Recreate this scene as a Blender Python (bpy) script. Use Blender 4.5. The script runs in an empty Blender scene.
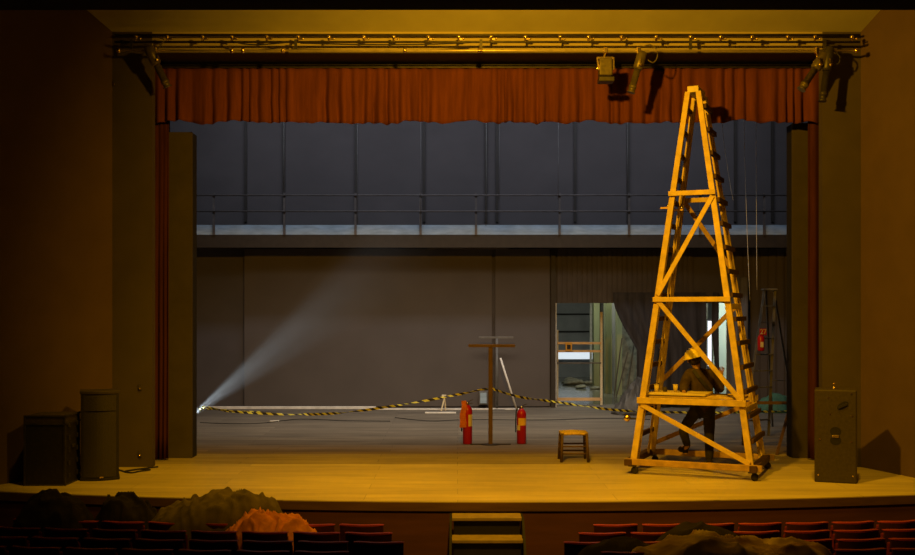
import bpy, bmesh, math, random
from mathutils import Vector, Matrix, noise
random.seed(7)
PI = math.pi
S = bpy.context.scene
C = S.collection
F = 1100.0; CX = 457.5; HY = 310.0; HZ = 2.32      # focal length in px, centre column, horizon row, eye height above stage

def P(px, py, d):
    """world point seen at pixel (px, py) at distance d from the eye plane"""
    return Vector(((px - CX) * d / F, d, HZ - (py - HY) * d / F))

# ------------------------------------------------------------------ camera, world, lights, exposure
cam = bpy.data.cameras.new('camera'); co = bpy.data.objects.new('camera', cam); C.objects.link(co)
co.location = (0, 0, HZ); co.rotation_euler = (PI / 2, 0, 0)
cam.sensor_width = 36; cam.lens = 36 * F / 915; cam.shift_y = 32.5 / 915; cam.clip_end = 200; cam.clip_start = .05
S.camera = co
S.view_settings.view_transform = 'Standard'; S.view_settings.look = 'None'
S.view_settings.exposure = 0.0; S.view_settings.gamma = 1.0; S.view_settings.use_curve_mapping = False
S.cycles.use_denoising = True
S.cycles.max_bounces = 6; S.cycles.volume_bounces = 0; S.cycles.sample_clamp_indirect = 3
S.cycles.volume_max_steps = 64

w = bpy.data.worlds.new('world'); S.world = w; w.use_nodes = True
w.node_tree.nodes['Background'].inputs[0].default_value = (.5, .33, .16, 1)
w.node_tree.nodes['Background'].inputs[1].default_value = .006

def light(name, kind, loc, target, energy, color, **kw):
    l = bpy.data.lights.new(name, kind); l.energy = energy; l.color = color
    for k, v in kw.items(): setattr(l, k, v)
    o = bpy.data.objects.new(name, l); C.objects.link(o); o.location = loc
    o.rotation_euler = (Vector(target) - Vector(loc)).to_track_quat('-Z', 'Y').to_euler()
    return o
AMBER = (1.0, .47, .012)
COOL = (.62, .78, 1.0)
# the sodium-coloured house light over the front stalls
light('house_light', 'SPOT', (.3, 10.3, 6.0), (1.7, 15.5, 3.5), 1850, AMBER, spot_size=math.radians(135), spot_blend=.75, shadow_soft_size=.10)
# warm ceiling downlights over the apron
for _x in (-3.0, .6, 4.2):
    light('apron_downlight', 'SPOT', (_x, 12.2, 8.0), (_x, 15.2, 0), 950, (1.0, .49, .01), spot_size=math.radians(50), spot_blend=1.0, shadow_soft_size=.12)
# cool work lights up in the stage house
light('work_light_back', 'AREA', (.4, 22.6, 8.2), (.4, 26.3, 4.4), 190, (.76, .83, 1.0), shape='RECTANGLE', size=13, size_y=.5, spread=math.radians(150))
light('work_light_stage', 'AREA', (0, 19.4, 6.5), (0, 22.9, 0), 190, (1.0, .84, .64), shape='RECTANGLE', size=9, size_y=1.5, spread=math.radians(86))
# the back room behind the opening
light('back_room_light', 'AREA', (4.6, 31, 3.9), (4.4, 31.5, 0), 150, (1.0, .98, .74), shape='RECTANGLE', size=3, size_y=3)
# a low flood light in the left wing, throwing a shaft up through the dust
BEAM0 = P(190, 417, 19.5); BEAM1 = P(420, 240, 19.5)
light('wing_flood_light', 'SPOT', BEAM0, BEAM1, 4200, (.80, .93, 1.0), spot_size=math.radians(20), spot_blend=1.0, shadow_soft_size=.03)

# ------------------------------------------------------------------ materials
M = {}
def mat(name, col, rough=.7, var=.25, scale=6.0, bump=.15, metal=0.0, stretch=(1, 1, 1), spec=.4, emit=None):
    m = bpy.data.materials.new(name); m.use_nodes = True; nt = m.node_tree; N = nt.nodes; L = nt.links
    b = N['Principled BSDF']
    b.inputs['Roughness'].default_value = rough; b.inputs['Metallic'].default_value = metal
    b.inputs['Specular IOR Level'].default_value = spec
    tc = N.new('ShaderNodeTexCoord'); mp = N.new('ShaderNodeMapping'); mp.inputs['Scale'].default_value = stretch
    L.new(tc.outputs['Object'], mp.inputs['Vector'])
    n = N.new('ShaderNodeTexNoise'); n.inputs['Scale'].default_value = scale; n.inputs['Detail'].default_value = 6
    L.new(mp.outputs['Vector'], n.inputs['Vector'])
    r = N.new('ShaderNodeValToRGB'); r.color_ramp.elements[0].position = .3; r.color_ramp.elements[1].position = .7
    r.color_ramp.elements[0].color = tuple(c * (1 - var) for c in col) + (1,)
    r.color_ramp.elements[1].color = tuple(min(1, c * (1 + var)) for c in col) + (1,)
    L.new(n.outputs['Fac'], r.inputs['Fac']); L.new(r.outputs['Color'], b.inputs['Base Color'])
    if bump:
        bp = N.new('ShaderNodeBump'); bp.inputs['Strength'].default_value = bump; bp.inputs['Distance'].default_value = .01
        L.new(n.outputs['Fac'], bp.inputs['Height']); L.new(bp.outputs['Normal'], b.inputs['Normal'])
    if emit:
        b.inputs['Emission Color'].default_value = emit[0] + (1,); b.inputs['Emission Strength'].default_value = emit[1]
    M[name] = m
    return m

def planks(name, c1, c2, wid, length, rough, gap=.25, stain=.35):
    """floor boards running across the stage (along X)"""
    m = bpy.data.materials.new(name); m.use_nodes = True; nt = m.node_tree; N = nt.nodes; L = nt.links
    b = N['Principled BSDF']; b.inputs['Roughness'].default_value = rough; b.inputs['Specular IOR Level'].default_value = .35
    tc = N.new('ShaderNodeTexCoord')
    br = N.new('ShaderNodeTexBrick'); br.offset = .37; br.squash = 1
    br.inputs['Scale'].default_value = 1; br.inputs['Brick Width'].default_value = length; br.inputs['Row Height'].default_value = wid
    br.inputs['Mortar Size'].default_value = .005; br.inputs['Mortar Smooth'].default_value = .3; br.inputs['Bias'].default_value = 0
    br.inputs['Color1'].default_value = c1 + (1,); br.inputs['Color2'].default_value = c2 + (1,)
    br.inputs['Mortar'].default_value = tuple(c * gap for c in c1) + (1,)
    L.new(tc.outputs['Object'], br.inputs['Vector'])
    mp = N.new('ShaderNodeMapping'); mp.inputs['Scale'].default_value = (.35, 2.2, 1)
    L.new(tc.outputs['Object'], mp.inputs['Vector'])
    n = N.new('ShaderNodeTexNoise'); n.inputs['Scale'].default_value = 2.2; n.inputs['Detail'].default_value = 8; n.inputs['Roughness'].default_value = .65
    L.new(mp.outputs['Vector'], n.inputs['Vector'])
    r = N.new('ShaderNodeValToRGB'); r.color_ramp.elements[0].position = .3; r.color_ramp.elements[1].position = .72
    lo = 1 - stain
    r.color_ramp.elements[0].color = (lo, lo, lo, 1); r.color_ramp.elements[1].color = (1.15, 1.15, 1.15, 1)
    L.new(n.outputs['Fac'], r.inputs['Fac'])
    mx = N.new('ShaderNodeMix'); mx.data_type = 'RGBA'; mx.blend_type = 'MULTIPLY'; mx.inputs[0].default_value = 1
    L.new(br.outputs['Color'], mx.inputs[6]); L.new(r.outputs['Color'], mx.inputs[7]); L.new(mx.outputs[2], b.inputs['Base Color'])
    bp = N.new('ShaderNodeBump'); bp.inputs['Strength'].default_value = .25; bp.inputs['Distance'].default_value = .01
    L.new(n.outputs['Fac'], bp.inputs['Height']); L.new(bp.outputs['Normal'], b.inputs['Normal'])
    M[name] = m

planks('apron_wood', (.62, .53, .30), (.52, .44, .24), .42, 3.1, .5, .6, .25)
planks('mid_wood', (.42, .355, .24), (.33, .28, .18), .30, 3.3, .6, .5, .35)  # medium tone between the apron and the darker boards behind
planks('fade_wood', (.25, .195, .13), (.19, .15, .10), .30, 3.0, .65, .5, .4)  # mid-tone strip: the floor light fading upstage, put into the board colour
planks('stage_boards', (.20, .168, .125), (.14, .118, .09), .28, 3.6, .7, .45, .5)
mat('back_floor', (.13, .135, .11), .16, .6, 1.3, .5)
mat('hall_floor', (.05, .025, .02), .8, .3, 4, .1)
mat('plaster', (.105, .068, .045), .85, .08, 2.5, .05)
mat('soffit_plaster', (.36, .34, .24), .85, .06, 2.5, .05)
mat('khaki_wall', (.075, .060, .040), .85, .10, 2.5, .05)
mat('pipe_bright', (.55, .47, .28), .35, .2, 10, .02, metal=.4)
mat('header_plaster', (.42, .36, .22), .85, .08, 2.5, .05)
mat('khaki_flat', (.058, .048, .033), .85, .15, 3, .05)
mat('dark_wall', (.080, .070, .068), .9, .08, 1.2, .1, stretch=(1, 1, 1.6))
mat('dark_panel', (.095, .080, .070), .9, .08, 1.0, .15)
mat('ribbed', (.075, .062, .055), .8, .15, 3, .05)
mat('catwalk_board', (.30, .40, .48), .7, .22, 3, .1, stretch=(1, 1, 4))
mat('catwalk_steel', (.026, .020, .014), .6, .2, 8, .05)
mat('rail_steel', (.10, .085, .075), .5, .2, 8, .05)
mat('black_paint', (.012, .011, .010), .8, .2, 8, .05)
mat('lip_wood', (.11, .060, .03), .55, .2, 5, .05, stretch=(.3, 3, 3))
mat('stage_front', (.085, .030, .018), .7, .18, 3, .1, stretch=(.4, 1, 3))
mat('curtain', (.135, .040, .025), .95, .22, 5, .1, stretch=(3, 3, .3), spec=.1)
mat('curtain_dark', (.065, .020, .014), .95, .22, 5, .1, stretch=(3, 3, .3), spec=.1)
mat('tower_wood', (.66, .49, .16), .6, .20, 9, .25, stretch=(1, 1, 1))
mat('tower_dark_wood', (.065, .032, .014), .75, .3, 9, .2)
mat('platform_wood', (.70, .58, .28), .55, .15, 6, .15)
mat('step_wood', (.30, .23, .11), .5, .2, 9, .1)
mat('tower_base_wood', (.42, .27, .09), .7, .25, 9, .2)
mat('brown_wood', (.13, .075, .035), .7, .2, 9, .1)
mat('stool_wood', (.085, .05, .025), .6, .25, 12, .1)
mat('straw', (.58, .42, .18), .9, .3, 40, .5)
mat('red_metal', (.42, .008, .010), .35, .08, 6, .02)
mat('orange_cloth', (.60, .17, .03), .9, .2, 14, .3)
mat('yellow_label', (.85, .55, .06), .5, .1, 20, 0)
mat('cream_label', (.72, .62, .40), .5, .15, 30, 0)
mat('black_rubber', (.018, .016, .015), .6, .2, 12, .05)
mat('chrome', (.55, .50, .42), .25, .1, 10, 0, metal=1)
mat('brass', (.95, .72, .40), .25, .1, 10, 0, metal=1)
mat('dark_steel', (.055, .05, .042), .45, .3, 14, .05, metal=.4)
mat('lamp_olive', (.12, .10, .055), .4, .3, 16, .1, metal=.3)
mat('grey_steel', (.12, .115, .105), .5, .2, 10, .05)
mat('white_paint', (.68, .66, .60), .6, .15, 8, .05)
mat('pale_panel', (.62, .74, .66), .8, .06, 2, .02)
mat('tape_yellow', (.72, .72, .08), .5, .1, 30, 0)
mat('tape_black', (.02, .02, .018), .5, .1, 30, 0)
mat('speaker_black', (.018, .016, .012), .6, .25, 25, .12)
mat('speaker_brown', (.045, .036, .022), .6, .2, 25, .12)
mat('grille', (.040, .036, .022), .5, .5, 130, .5)
mat('seat_red', (.16, .012, .010), .75, .2, 20, .15)
mat('seat_shell', (.055, .016, .012), .5, .2, 10, .05)
mat('seat_trim', (.40, .055, .035), .35, .15, 12, .05)
mat('seat_metal', (.04, .03, .025), .5, .2, 10, .05)
mat('cloth_olive', (.13, .105, .060), .95, .3, 7, .5, spec=.1)
mat('cloth_dark', (.030, .025, .018), .95, .3, 7, .5, spec=.1)
mat('cloth_orange', (.90, .32, .09), .9, .25, 9, .5, spec=.1)
mat('cloth_gold', (.95, .50, .20), .9, .6, 3.5, .5, stretch=(.6, 2.5, 1), spec=.1)
mat('drape_black', (.045, .040, .038), .95, .25, 4, .1, stretch=(3, 3, .3), spec=.1)
mat('sheet_grey', (.07, .068, .062), .6, .4, 6, .4)
mat('drape_grey', (.13, .125, .12), .95, .25, 4, .1, stretch=(3, 3, .3), spec=.1)
mat('room_grey', (.25, .26, .28), .85, .12, 2, .1)
mat('room_green', (.34, .38, .22), .8, .18, 2, .1, stretch=(2, 2, .5))
mat('plank_orange', (.70, .45, .20), .6, .15, 7, .1)
mat('helmet_yellow', (.95, .78, .10), .25, .05, 6, 0)
mat('skin', (.42, .24, .15), .6, .1, 8, 0)
mat('jacket', (.052, .034, .020), .9, .25, 14, .3)
mat('trousers', (.022, .020, .020), .9, .25, 14, .3)
mat('strap', (.012, .010, .010), .7, .1, 14, .1)
mat('hair', (.03, .02, .012), .8, .3, 30, .3)
mat('green_cloth', (.05, .14, .09), .9, .25, 9, .4)
mat('daylight_pane', (.8, .85, .9), .4, .02, 4, 0, emit=((.80, .90, 1.0), .75))
mat('tube_glow', (.9, .95, 1), .4, .02, 4, 0, emit=((.86, .90, 1.0), 1.4))
mat('lens_glow', (.9, .95, 1), .4, .02, 4, 0, emit=((.80, .93, 1.0), 3.0))
mat('orange_box', (.75, .38, .05), .6, .15, 9, .1)
mat('rubble', (.20, .20, .16), .9, .5, 6, .5)

# ------------------------------------------------------------------ helpers
ORIGIN = {}
class MB:
    """collects shapes given in world (or prototype) coordinates; build() links them as ONE mesh object"""
    def __init__(s): s.bm = bmesh.new()
    def _v(s, pts): return [s.bm.verts.new(p) for p in pts]
    def box(s, c, size, rz=0.0, mi=0):
        x, y, z = [a / 2 for a in size]; c = Vector(c); R = Matrix.Rotation(rz, 3, 'Z')
        v = s._v([c + R @ Vector((i * x, j * y, k * z)) for i in (-1, 1) for j in (-1, 1) for k in (-1, 1)])
        for f in ((0, 1, 3, 2), (4, 6, 7, 5), (0, 4, 5, 1), (2, 3, 7, 6), (0, 2, 6, 4), (1, 5, 7, 3)):
            s.bm.faces.new([v[i] for i in f]).material_index = mi
        return s
    def box2(s, a, b, mi=0):
        a = Vector(a); b = Vector(b); return s.box((a + b) / 2, [abs(q) for q in (b - a)], 0, mi)
    def beam(s, p0, p1, w_, h_, ref=(0, 0, 1), w1=None):
        """bar from p0 to p1, w_ wide across `side`, h_ along the other way; side = axis x ref"""
        p0 = Vector(p0); p1 = Vector(p1); a = (p1 - p0).normalized(); sd = a.cross(Vector(ref))
        if sd.length < 1e-4: sd = a.cross(Vector((1, 0, 0)))
        sd.normalize(); up = sd.cross(a).normalized(); v = []
        for p, ww in ((p0, w_), (p1, w1 or w_)):
            v += s._v([p + sd * i * ww / 2 + up * j * h_ / 2 for i, j in ((-1, -1), (1, -1), (1, 1), (-1, 1))])
        for f in ((0, 1, 2, 3), (7, 6, 5, 4), (0, 4, 5, 1), (1, 5, 6, 2), (2, 6, 7, 3), (3, 7, 4, 0)):
            s.bm.faces.new([v[i] for i in f])
        return s
    def tube(s, pts, r, seg=10, r1=None, mi=0):
        pts = [Vector(p) for p in pts]; rings = []; n = len(pts)
        ref = Vector((0, 0, 1)); a0 = (pts[1] - pts[0]).normalized()
        if abs(a0.dot(ref)) > .9: ref = Vector((1, 0, 0))
        for i, p in enumerate(pts):
            a = (pts[min(i + 1, n - 1)] - pts[max(i - 1, 0)]).normalized()
            u = a.cross(ref).normalized(); v = a.cross(u).normalized(); ref = v.cross(a) if False else ref
            rr = r if r1 is None else r + (r1 - r) * i / (n - 1)
            rings.append(s._v([p + (u * math.cos(t) + v * math.sin(t)) * rr for t in [2 * PI * k / seg for k in range(seg)]]))
        for i in range(n - 1):
            for k in range(seg):
                f = s.bm.faces.new((rings[i][k], rings[i][(k + 1) % seg], rings[i + 1][(k + 1) % seg], rings[i + 1][k])); f.smooth = True; f.material_index = mi
        s.bm.faces.new(rings[0][::-1]).material_index = mi; s.bm.faces.new(rings[-1]).material_index = mi
        return s
    def lathe(s, base, prof, axis=(0, 0, 1), seg=24, mi=0):
        """prof: list of (radius, height along axis)"""
        base = Vector(base); a = Vector(axis).normalized()
        u = a.orthogonal().normalized(); v = a.cross(u); rings = []
        for r, h in prof:
            rings.append(s._v([base + a * h + (u * math.cos(t) + v * math.sin(t)) * max(r, 1e-4) for t in [2 * PI * k / seg for k in range(seg)]]))
        for i in range(len(prof) - 1):
            for k in range(seg):
                f = s.bm.faces.new((rings[i][k], rings[i][(k + 1) % seg], rings[i + 1][(k + 1) % seg], rings[i + 1][k])); f.smooth = True; f.material_index = mi
        s.bm.faces.new(rings[0][::-1]).material_index = mi; s.bm.faces.new(rings[-1]).material_index = mi
        return s
    def ball(s, c, r, sub=2, mi=0):
        g = bmesh.ops.create_icosphere(s.bm, subdivisions=sub, radius=1)
        r = (r, r, r) if isinstance(r, (int, float)) else r
        for v in g['verts']: v.co = Vector(c) + Vector((v.co.x * r[0], v.co.y * r[1], v.co.z * r[2]))
        for v in g['verts']:
            for f in v.link_faces: f.smooth = True; f.material_index = mi
        return s
    def prism(s, poly, z0, z1):
        """polygon in XY between two heights"""
        a = s._v([(x, y, z0) for x, y in poly]); b = s._v([(x, y, z1) for x, y in poly]); n = len(poly)
        s.bm.faces.new(a[::-1]); s.bm.faces.new(b)
        for i in range(n): s.bm.faces.new((a[i], a[(i + 1) % n], b[(i + 1) % n], b[i]))
        return s
    def prism_y(s, poly, y0, y1):
        """polygon in XZ between two depths"""
        a = s._v([(x, y0, z) for x, z in poly]); b = s._v([(x, y1, z) for x, z in poly]); n = len(poly)
        s.bm.faces.new(a[::-1]); s.bm.faces.new(b)
        for i in range(n): s.bm.faces.new((a[i], a[(i + 1) % n], b[(i + 1) % n], b[i]))
        return s
    def quad(s, pts):
        s.bm.faces.new(s._v(pts)); return s
    def build(s, name, m, parent=None, org=None, bevel=0, smooth=False):
        if parent is not None: org = ORIGIN[parent.name]
        org = Vector(org) if org is not None else Vector((0, 0, 0))
        bm = s.bm; bmesh.ops.recalc_face_normals(bm, faces=bm.faces)
        for v in bm.verts: v.co -= org
        if smooth:
            for f in bm.faces: f.smooth = True
        me = bpy.data.meshes.new(name); bm.to_mesh(me); bm.free()
        for q in (m if isinstance(m, (list, tuple)) else [m]): me.materials.append(M[q])
        o = bpy.data.objects.new(name, me); C.objects.link(o)
        if bevel:
            md = o.modifiers.new('bevel', 'BEVEL'); md.width = bevel; md.segments = 2; md.limit_method = 'ANGLE'
        if parent is not None:
            o.parent = parent; ORIGIN[o.name] = org
        else:
            o.location = org; ORIGIN[o.name] = org
        return o

def tag(o, label=None, cat=None, group=None, kind=None):
    for k, v in (('label', label), ('category', cat), ('group', group), ('kind', kind)):
        if v: o[k] = v
    return o
def thing(name, loc, label, cat, group=None):
    o = bpy.data.objects.new(name, None); C.objects.link(o); o.location = loc; o.empty_display_size = .1
    ORIGIN[o.name] = Vector(loc); return tag(o, label, cat, group)
def struct(name, mb, m, bevel=0): return tag(mb.build(name, m, bevel=bevel), kind='structure')
def kids(o): return [c for c in bpy.data.objects if c.parent == o]
def copy_tree(o, loc=None, rz=None, parent=None):
    c = o.copy(); C.objects.link(c); c.parent = parent
    if loc is not None: c.location = loc
    if rz is not None: c.rotation_euler = (0, 0, rz)
    for ch in kids(o):
        copy_tree(ch, parent=c)
    return c

# ------------------------------------------------------------------ structure: the stage
def edge_y(x): return 13.3 + .019 * (x - .5) ** 2
def edge_poly(off, x0, x1, yb):
    xs = [x0 + (x1 - x0) * i / 40 for i in range(41)]
    return [(x, edge_y(x) + off) for x in xs] + [(x1, yb), (x0, yb)]
XL, XR = -5.1, 5.96           # proscenium corners
AL, AR = .6, .34              # splay of the hall side walls
YF = 16.25; ZF = 6.43
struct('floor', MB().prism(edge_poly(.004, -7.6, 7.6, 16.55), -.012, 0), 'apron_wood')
struct('floor', MB().box2((-9.2, 16.55, -.05), (9.2, 17.75, -.001)), 'mid_wood')
struct('floor', MB().box2((-9.2, 17.75, -.1), (9.2, 18.9, -.001)), 'fade_wood')
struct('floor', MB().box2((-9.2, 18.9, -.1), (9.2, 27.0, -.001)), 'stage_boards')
struct('trim_1', MB().prism(edge_poly(0, -7.6, 7.6, 16.9), -.115, -.0125), 'lip_wood')
struct('wall_stage_front', MB().prism(edge_poly(.015, -7.6, 7.6, 16.8), -1.3, -.116), 'stage_front')
def hz(y): return -1.0 + .08 * (12.9 - y)
mb = MB(); mb.quad([(-9, 17, hz(17)), (9, 17, hz(17)), (9, -3, hz(-3)), (-9, -3, hz(-3))])
struct('floor', mb, 'hall_floor')
# hall side walls (splayed), soffit
def splay(sx, x0, a, t0=0, t1=12.5):
    n = .15
    return [(x0 - sx * a * t0 * -1 if False else x0 + sx * a * t0, YF - t0), (x0 + sx * a * t1, YF - t1), (x0 + sx * (a * t1 + n), YF - t1), (x0 + sx * (a * t0 + n), YF - t0)]
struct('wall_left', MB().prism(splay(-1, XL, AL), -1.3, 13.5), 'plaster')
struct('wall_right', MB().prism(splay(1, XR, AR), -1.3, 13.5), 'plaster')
mb = MB(); b_ = .53
mb.prism([(0, 0), (1, 0), (1, 1), (0, 1)], 0, 1); mb.bm.clear()
p = [(-13, YF, ZF), (13, YF, ZF), (13, YF - 12.5, ZF + b_ * 12.5), (-13, YF - 12.5, ZF + b_ * 12.5)]
v0 = mb._v(p); v1 = mb._v([(x, y, z + .2) for x, y, z in p])
mb.bm.faces.new(v0); mb.bm.faces.new(v1[::-1])
for i in range(4): mb.bm.faces.new((v0[i], v0[(i + 1) % 4], v1[(i + 1) % 4], v1[i]))
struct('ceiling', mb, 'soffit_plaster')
# balcony over the camera: its front edge is the dark band along the top
struct('ceiling', MB().box2((-6, 2.2, HZ + 300 * 3.3 / F), (6, 3.3, 4.2)), 'black_paint')
# proscenium frame wall: left pier, right pier, header
ZH = 6.13
struct('wall_proscenium_left', MB().box2((XL - 3.0, YF, -.0), (-4.51, YF + .16, 10)), 'khaki_wall')
struct('wall_proscenium_right', MB().box2((5.39, YF, 0), (XR + 2.2, YF + .16, 10)), 'khaki_wall')
struct('wall_header', MB().box2((-4.51, YF, ZH), (5.39, YF + .75, 10)), 'header_plaster')
struct('header_shade', MB().box2((-4.51, YF + .02, ZH - .012), (5.39, YF + .75, ZH - .001)), 'catwalk_steel')  # dark sheet added under the header: the underside's shade put into colour
struct('wall_pelmet_backing', MB().box2((-9, 17.05, 5.55), (9, 17.15, 10)), 'black_paint')
# masking returns behind the piers so that nothing shows past the flats
struct('wall_return_left', MB().box2((-9, 17.6, 0), (-4.62, 17.68, 10)), 'black_paint')
struct('wall_return_right', MB().box2((5.72, 17.6, 0), (9, 17.68, 10)), 'black_paint')
struct('wall_stage_left', MB().box2((-9.2, 16.45, 0), (-9.0, 27.0, 10)), 'dark_wall')
struct('wall_stage_right', MB().box2((9.0, 16.45, 0), (9.2, 27.0, 10)), 'dark_wall')
struct('ceiling_stage', MB().box2((-9.2, 16.6, 10), (9.2, 27, 10.2)), 'black_paint')

# back wall with an opening
YB = 26.3
OX0, OX1 = (555 - CX) / 41.8, 6.6
mb = MB()
OZ = HZ + (HY - 303) / 41.8
mb.box2((-9, YB, 0), (OX0, YB + .25, 10)); mb.box2((OX1, YB, 0), (9, YB + .25, 10)); mb.box2((OX0, YB, OZ), (OX1, YB + .25, 10))
struct('wall_back', mb, 'dark_wall')
def bx(px, d=YB): return (px - CX) * d / F
def bz(py, d=YB): return HZ - (py - HY) * d / F
# battens and seams on the upper wall
for px in (246, 284, 356, 424, 486, 497, 575, 628, 680, 735, 772):
    struct('trim_2', MB().box2((bx(px) - .03, YB - .05, bz(222)), (bx(px) + .03, YB - .002, 9.5)), 'catwalk_steel')
# large sliding scene-dock panels
struct('door_1', MB().box2((bx(245), YB - .12, .02), (bx(492), YB - .01, bz(249))), 'dark_panel', bevel=.01)
struct('door_2', MB().box2((bx(495), YB - .10, .02), (bx(549.5), YB - .01, bz(249))), 'dark_panel', bevel=.01)
struct('trim_3', MB().box2((bx(550.5), YB - .16, .0), (bx(555), YB - .01, bz(249))), 'catwalk_steel')
struct('trim_4', MB().box2((bx(428), YB - .2, bz(250)), (bx(508), YB - .13, bz(248))), 'rail_steel')
struct('trim_3', MB().box2((bx(555), YB - .06, .0), (bx(556.3), YB + .3, OZ)), 'white_paint')
# ribbed rolling shutter above the opening
mb = MB(); x = bx(557)
while x < bx(690):
    mb.box2((x, YB - .09, OZ), (x + .085, YB - .03, bz(249))); mb.box2((x + .085, YB - .06, OZ), (x + .12, YB - .03, bz(249))); x += .12
struct('door_3', mb, 'ribbed')
mb = MB(); x = bx(726)
while x < bx(800):
    mb.box2((x, YB - .09, 0), (x + .16, YB - .03, bz(249))); mb.box2((x + .16, YB - .06, 0), (x + .2, YB - .03, bz(249))); x += .2
struct('wall_back_ribs', mb, 'dark_panel')

# back room behind the opening
YR = 38.0
struct('floor', MB().box2((1.0, 27.0, -.1), (9.5, YR, -.002)), 'back_floor')
struct('wall_room_back', MB().box2((1.0, YR, 0), (9.5, YR + .2, 4.2)), 'room_grey')
struct('wall_room_left', MB().box2((1.0, 26.6, 0), (1.2, YR, 4.2)), 'room_grey')
struct('wall_room_right', MB().box2((9.3, 26.6, 0), (9.5, YR, 4.2)), 'pale_panel')
struct('ceiling_room', MB().box2((1.0, 26.6, 4.2), (9.5, YR + .2, 4.4)), 'room_grey')
for z in (1.55, 2.15):
    struct('trim_5', MB().box2((1.2, YR - .05, z), (5.0, YR - .002, z + .05)), 'black_paint')
wn = tag(MB().box2((bx(557, YR), YR - .09, bz(359, YR)), (bx(596, YR), YR - .02, bz(352, YR))).build('window_1', 'daylight_pane'), kind='structure')
fr = MB()
for a, b in (((556, 360), (597, 359)), ((556, 352), (597, 351)), ((556, 360), (557, 351)), ((596, 360), (597, 351))):
    fr.box2((bx(a[0], YR), YR - .12, bz(a[1], YR)), (bx(b[0], YR), YR - .03, bz(b[1], YR)))
struct('trim_6', fr, 'room_grey')
def pillar(px0, px1, d, m, dep=.4, nm='trim_7'):
    struct(nm, MB().box2((bx(px0, d), d, 0), (bx(px1, d), d + dep, 4.2)), m)
pillar(590, 592, 37, 'white_paint', .1)
pillar(594, 600.5, 33, 'room_green')
pillar(601.5, 606, 32.5, 'black_paint')
pillar(605.5, 612, 30.5, 'room_green')
pillar(612, 616, 31.5, 'room_grey')
pillar(617, 622, 30, 'room_green', .3)
struct('wall_room_pier', MB().box2((bx(622, 30), 30, 0), (bx(708, 30), 30.2, 4.2)), 'rubble')
# pale lit partition seen through the slit between the drapes
struct('wall_room_partition', MB().box2((bx(713.5, 29.5), 29.5, 0), (bx(745, 29.5), 29.65, 4.2)), 'pale_panel')
light('partition_light', 'AREA', (7.0, 27.6, 2.6), (7.1, 29.5, 1.6), 45, (.95, 1.0, .88), shape='RECTANGLE', size=.5, size_y=1.2)

# ------------------------------------------------------------------ catwalk across the back wall
YC = 25.2
cw = thing('catwalk', (0, YC, bz(248, YC)), 'long dark catwalk with pale grey kick boards and thin rails across the back wall', 'catwalk')
MB().box2((-9, YC, bz(247.5, YC)), (9, YC + .18, bz(235, YC))).build('girder', 'catwalk_steel', cw)
MB().box2((-9, YC + .181, bz(238, YC)), (9, YB - .13, bz(235.5, YC))).build('deck', 'catwalk_steel', cw)
posts = [214, 284.5, 355.5, 420.5, 476, 559.5, 629, 700, 764]
ed = [190] + posts + [800]
for i in range(len(ed) - 1):
    MB().box2((bx(ed[i] + 1.2, YC), YC + .0, bz(234.6, YC)), (bx(ed[i + 1] - 1.2, YC), YC + .03, bz(225, YC))).build('kick_board', 'catwalk_board', cw)
for px in posts:
    MB().box2((bx(px, YC) - .025, YC - .04, bz(235, YC)), (bx(px, YC) + .025, YC - .001, bz(193, YC))).build('rail_post', 'rail_steel', cw)
for py in (195.5, 211.5):
    MB().tube([(-9, YC - .06, bz(py, YC)), (9, YC - .06, bz(py, YC))], .018, 8).build('handrail', 'rail_steel', cw)
# thin hanging wires in front of the back wall
for i, (px, y0, y1, nm) in enumerate([(283.5, 118, 190, 'left'), (357, 118, 224, ''), (420.5, 118, 226, ''), (486, 118, 226, ''), (499, 118, 200, ''), (558, 118, 200, ''), (627, 118, 190, '')]):
    wd = ['thin pale wire hanging above the far left kick board', 'thin pale wire hanging at the second catwalk post from the left', 'thin pale wire hanging at the third catwalk post from the left',
          'thin pale wire hanging left of the stage centre', 'thin pale wire hanging at the stage centre', 'thin pale wire hanging above the wooden T-stand and stool side', 'thin pale wire hanging just left of the wooden tower'][i]
    d = 24.6
    tag(MB().tube([(P(px, 100, d).x, d, 10.0), P(px + .4, (y0 + y1) / 2, d), P(px, y1, d)], .006, 6).build('hanging_wire', 'grey_steel', org=P(px, y1, d)), wd, 'wire', 'wires hanging before the back wall')
for i, (pa, pb) in enumerate([((744, 118), (750, 300)), ((756, 118), (757, 290)), ((722, 118), (733, 200))]):
    wd = ['pale rope hanging right of the tower, slanting to the right', 'pale rope hanging straight down above the stepladder', 'short pale rope just right of the tower top'][i]
    pts = [P(pa[0] + (pb[0] - pa[0]) * (t / 8) ** 1.4, pa[1] + (pb[1] - pa[1]) * t / 8, 22) for t in range(9)]
    pts = [Vector((pts[0].x, 22, 10.0))] + pts
    tag(MB().tube(pts, .005, 6).build('hanging_rope', 'white_paint', org=pts[-1]), wd, 'rope', 'ropes hanging right of the tower')

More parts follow.
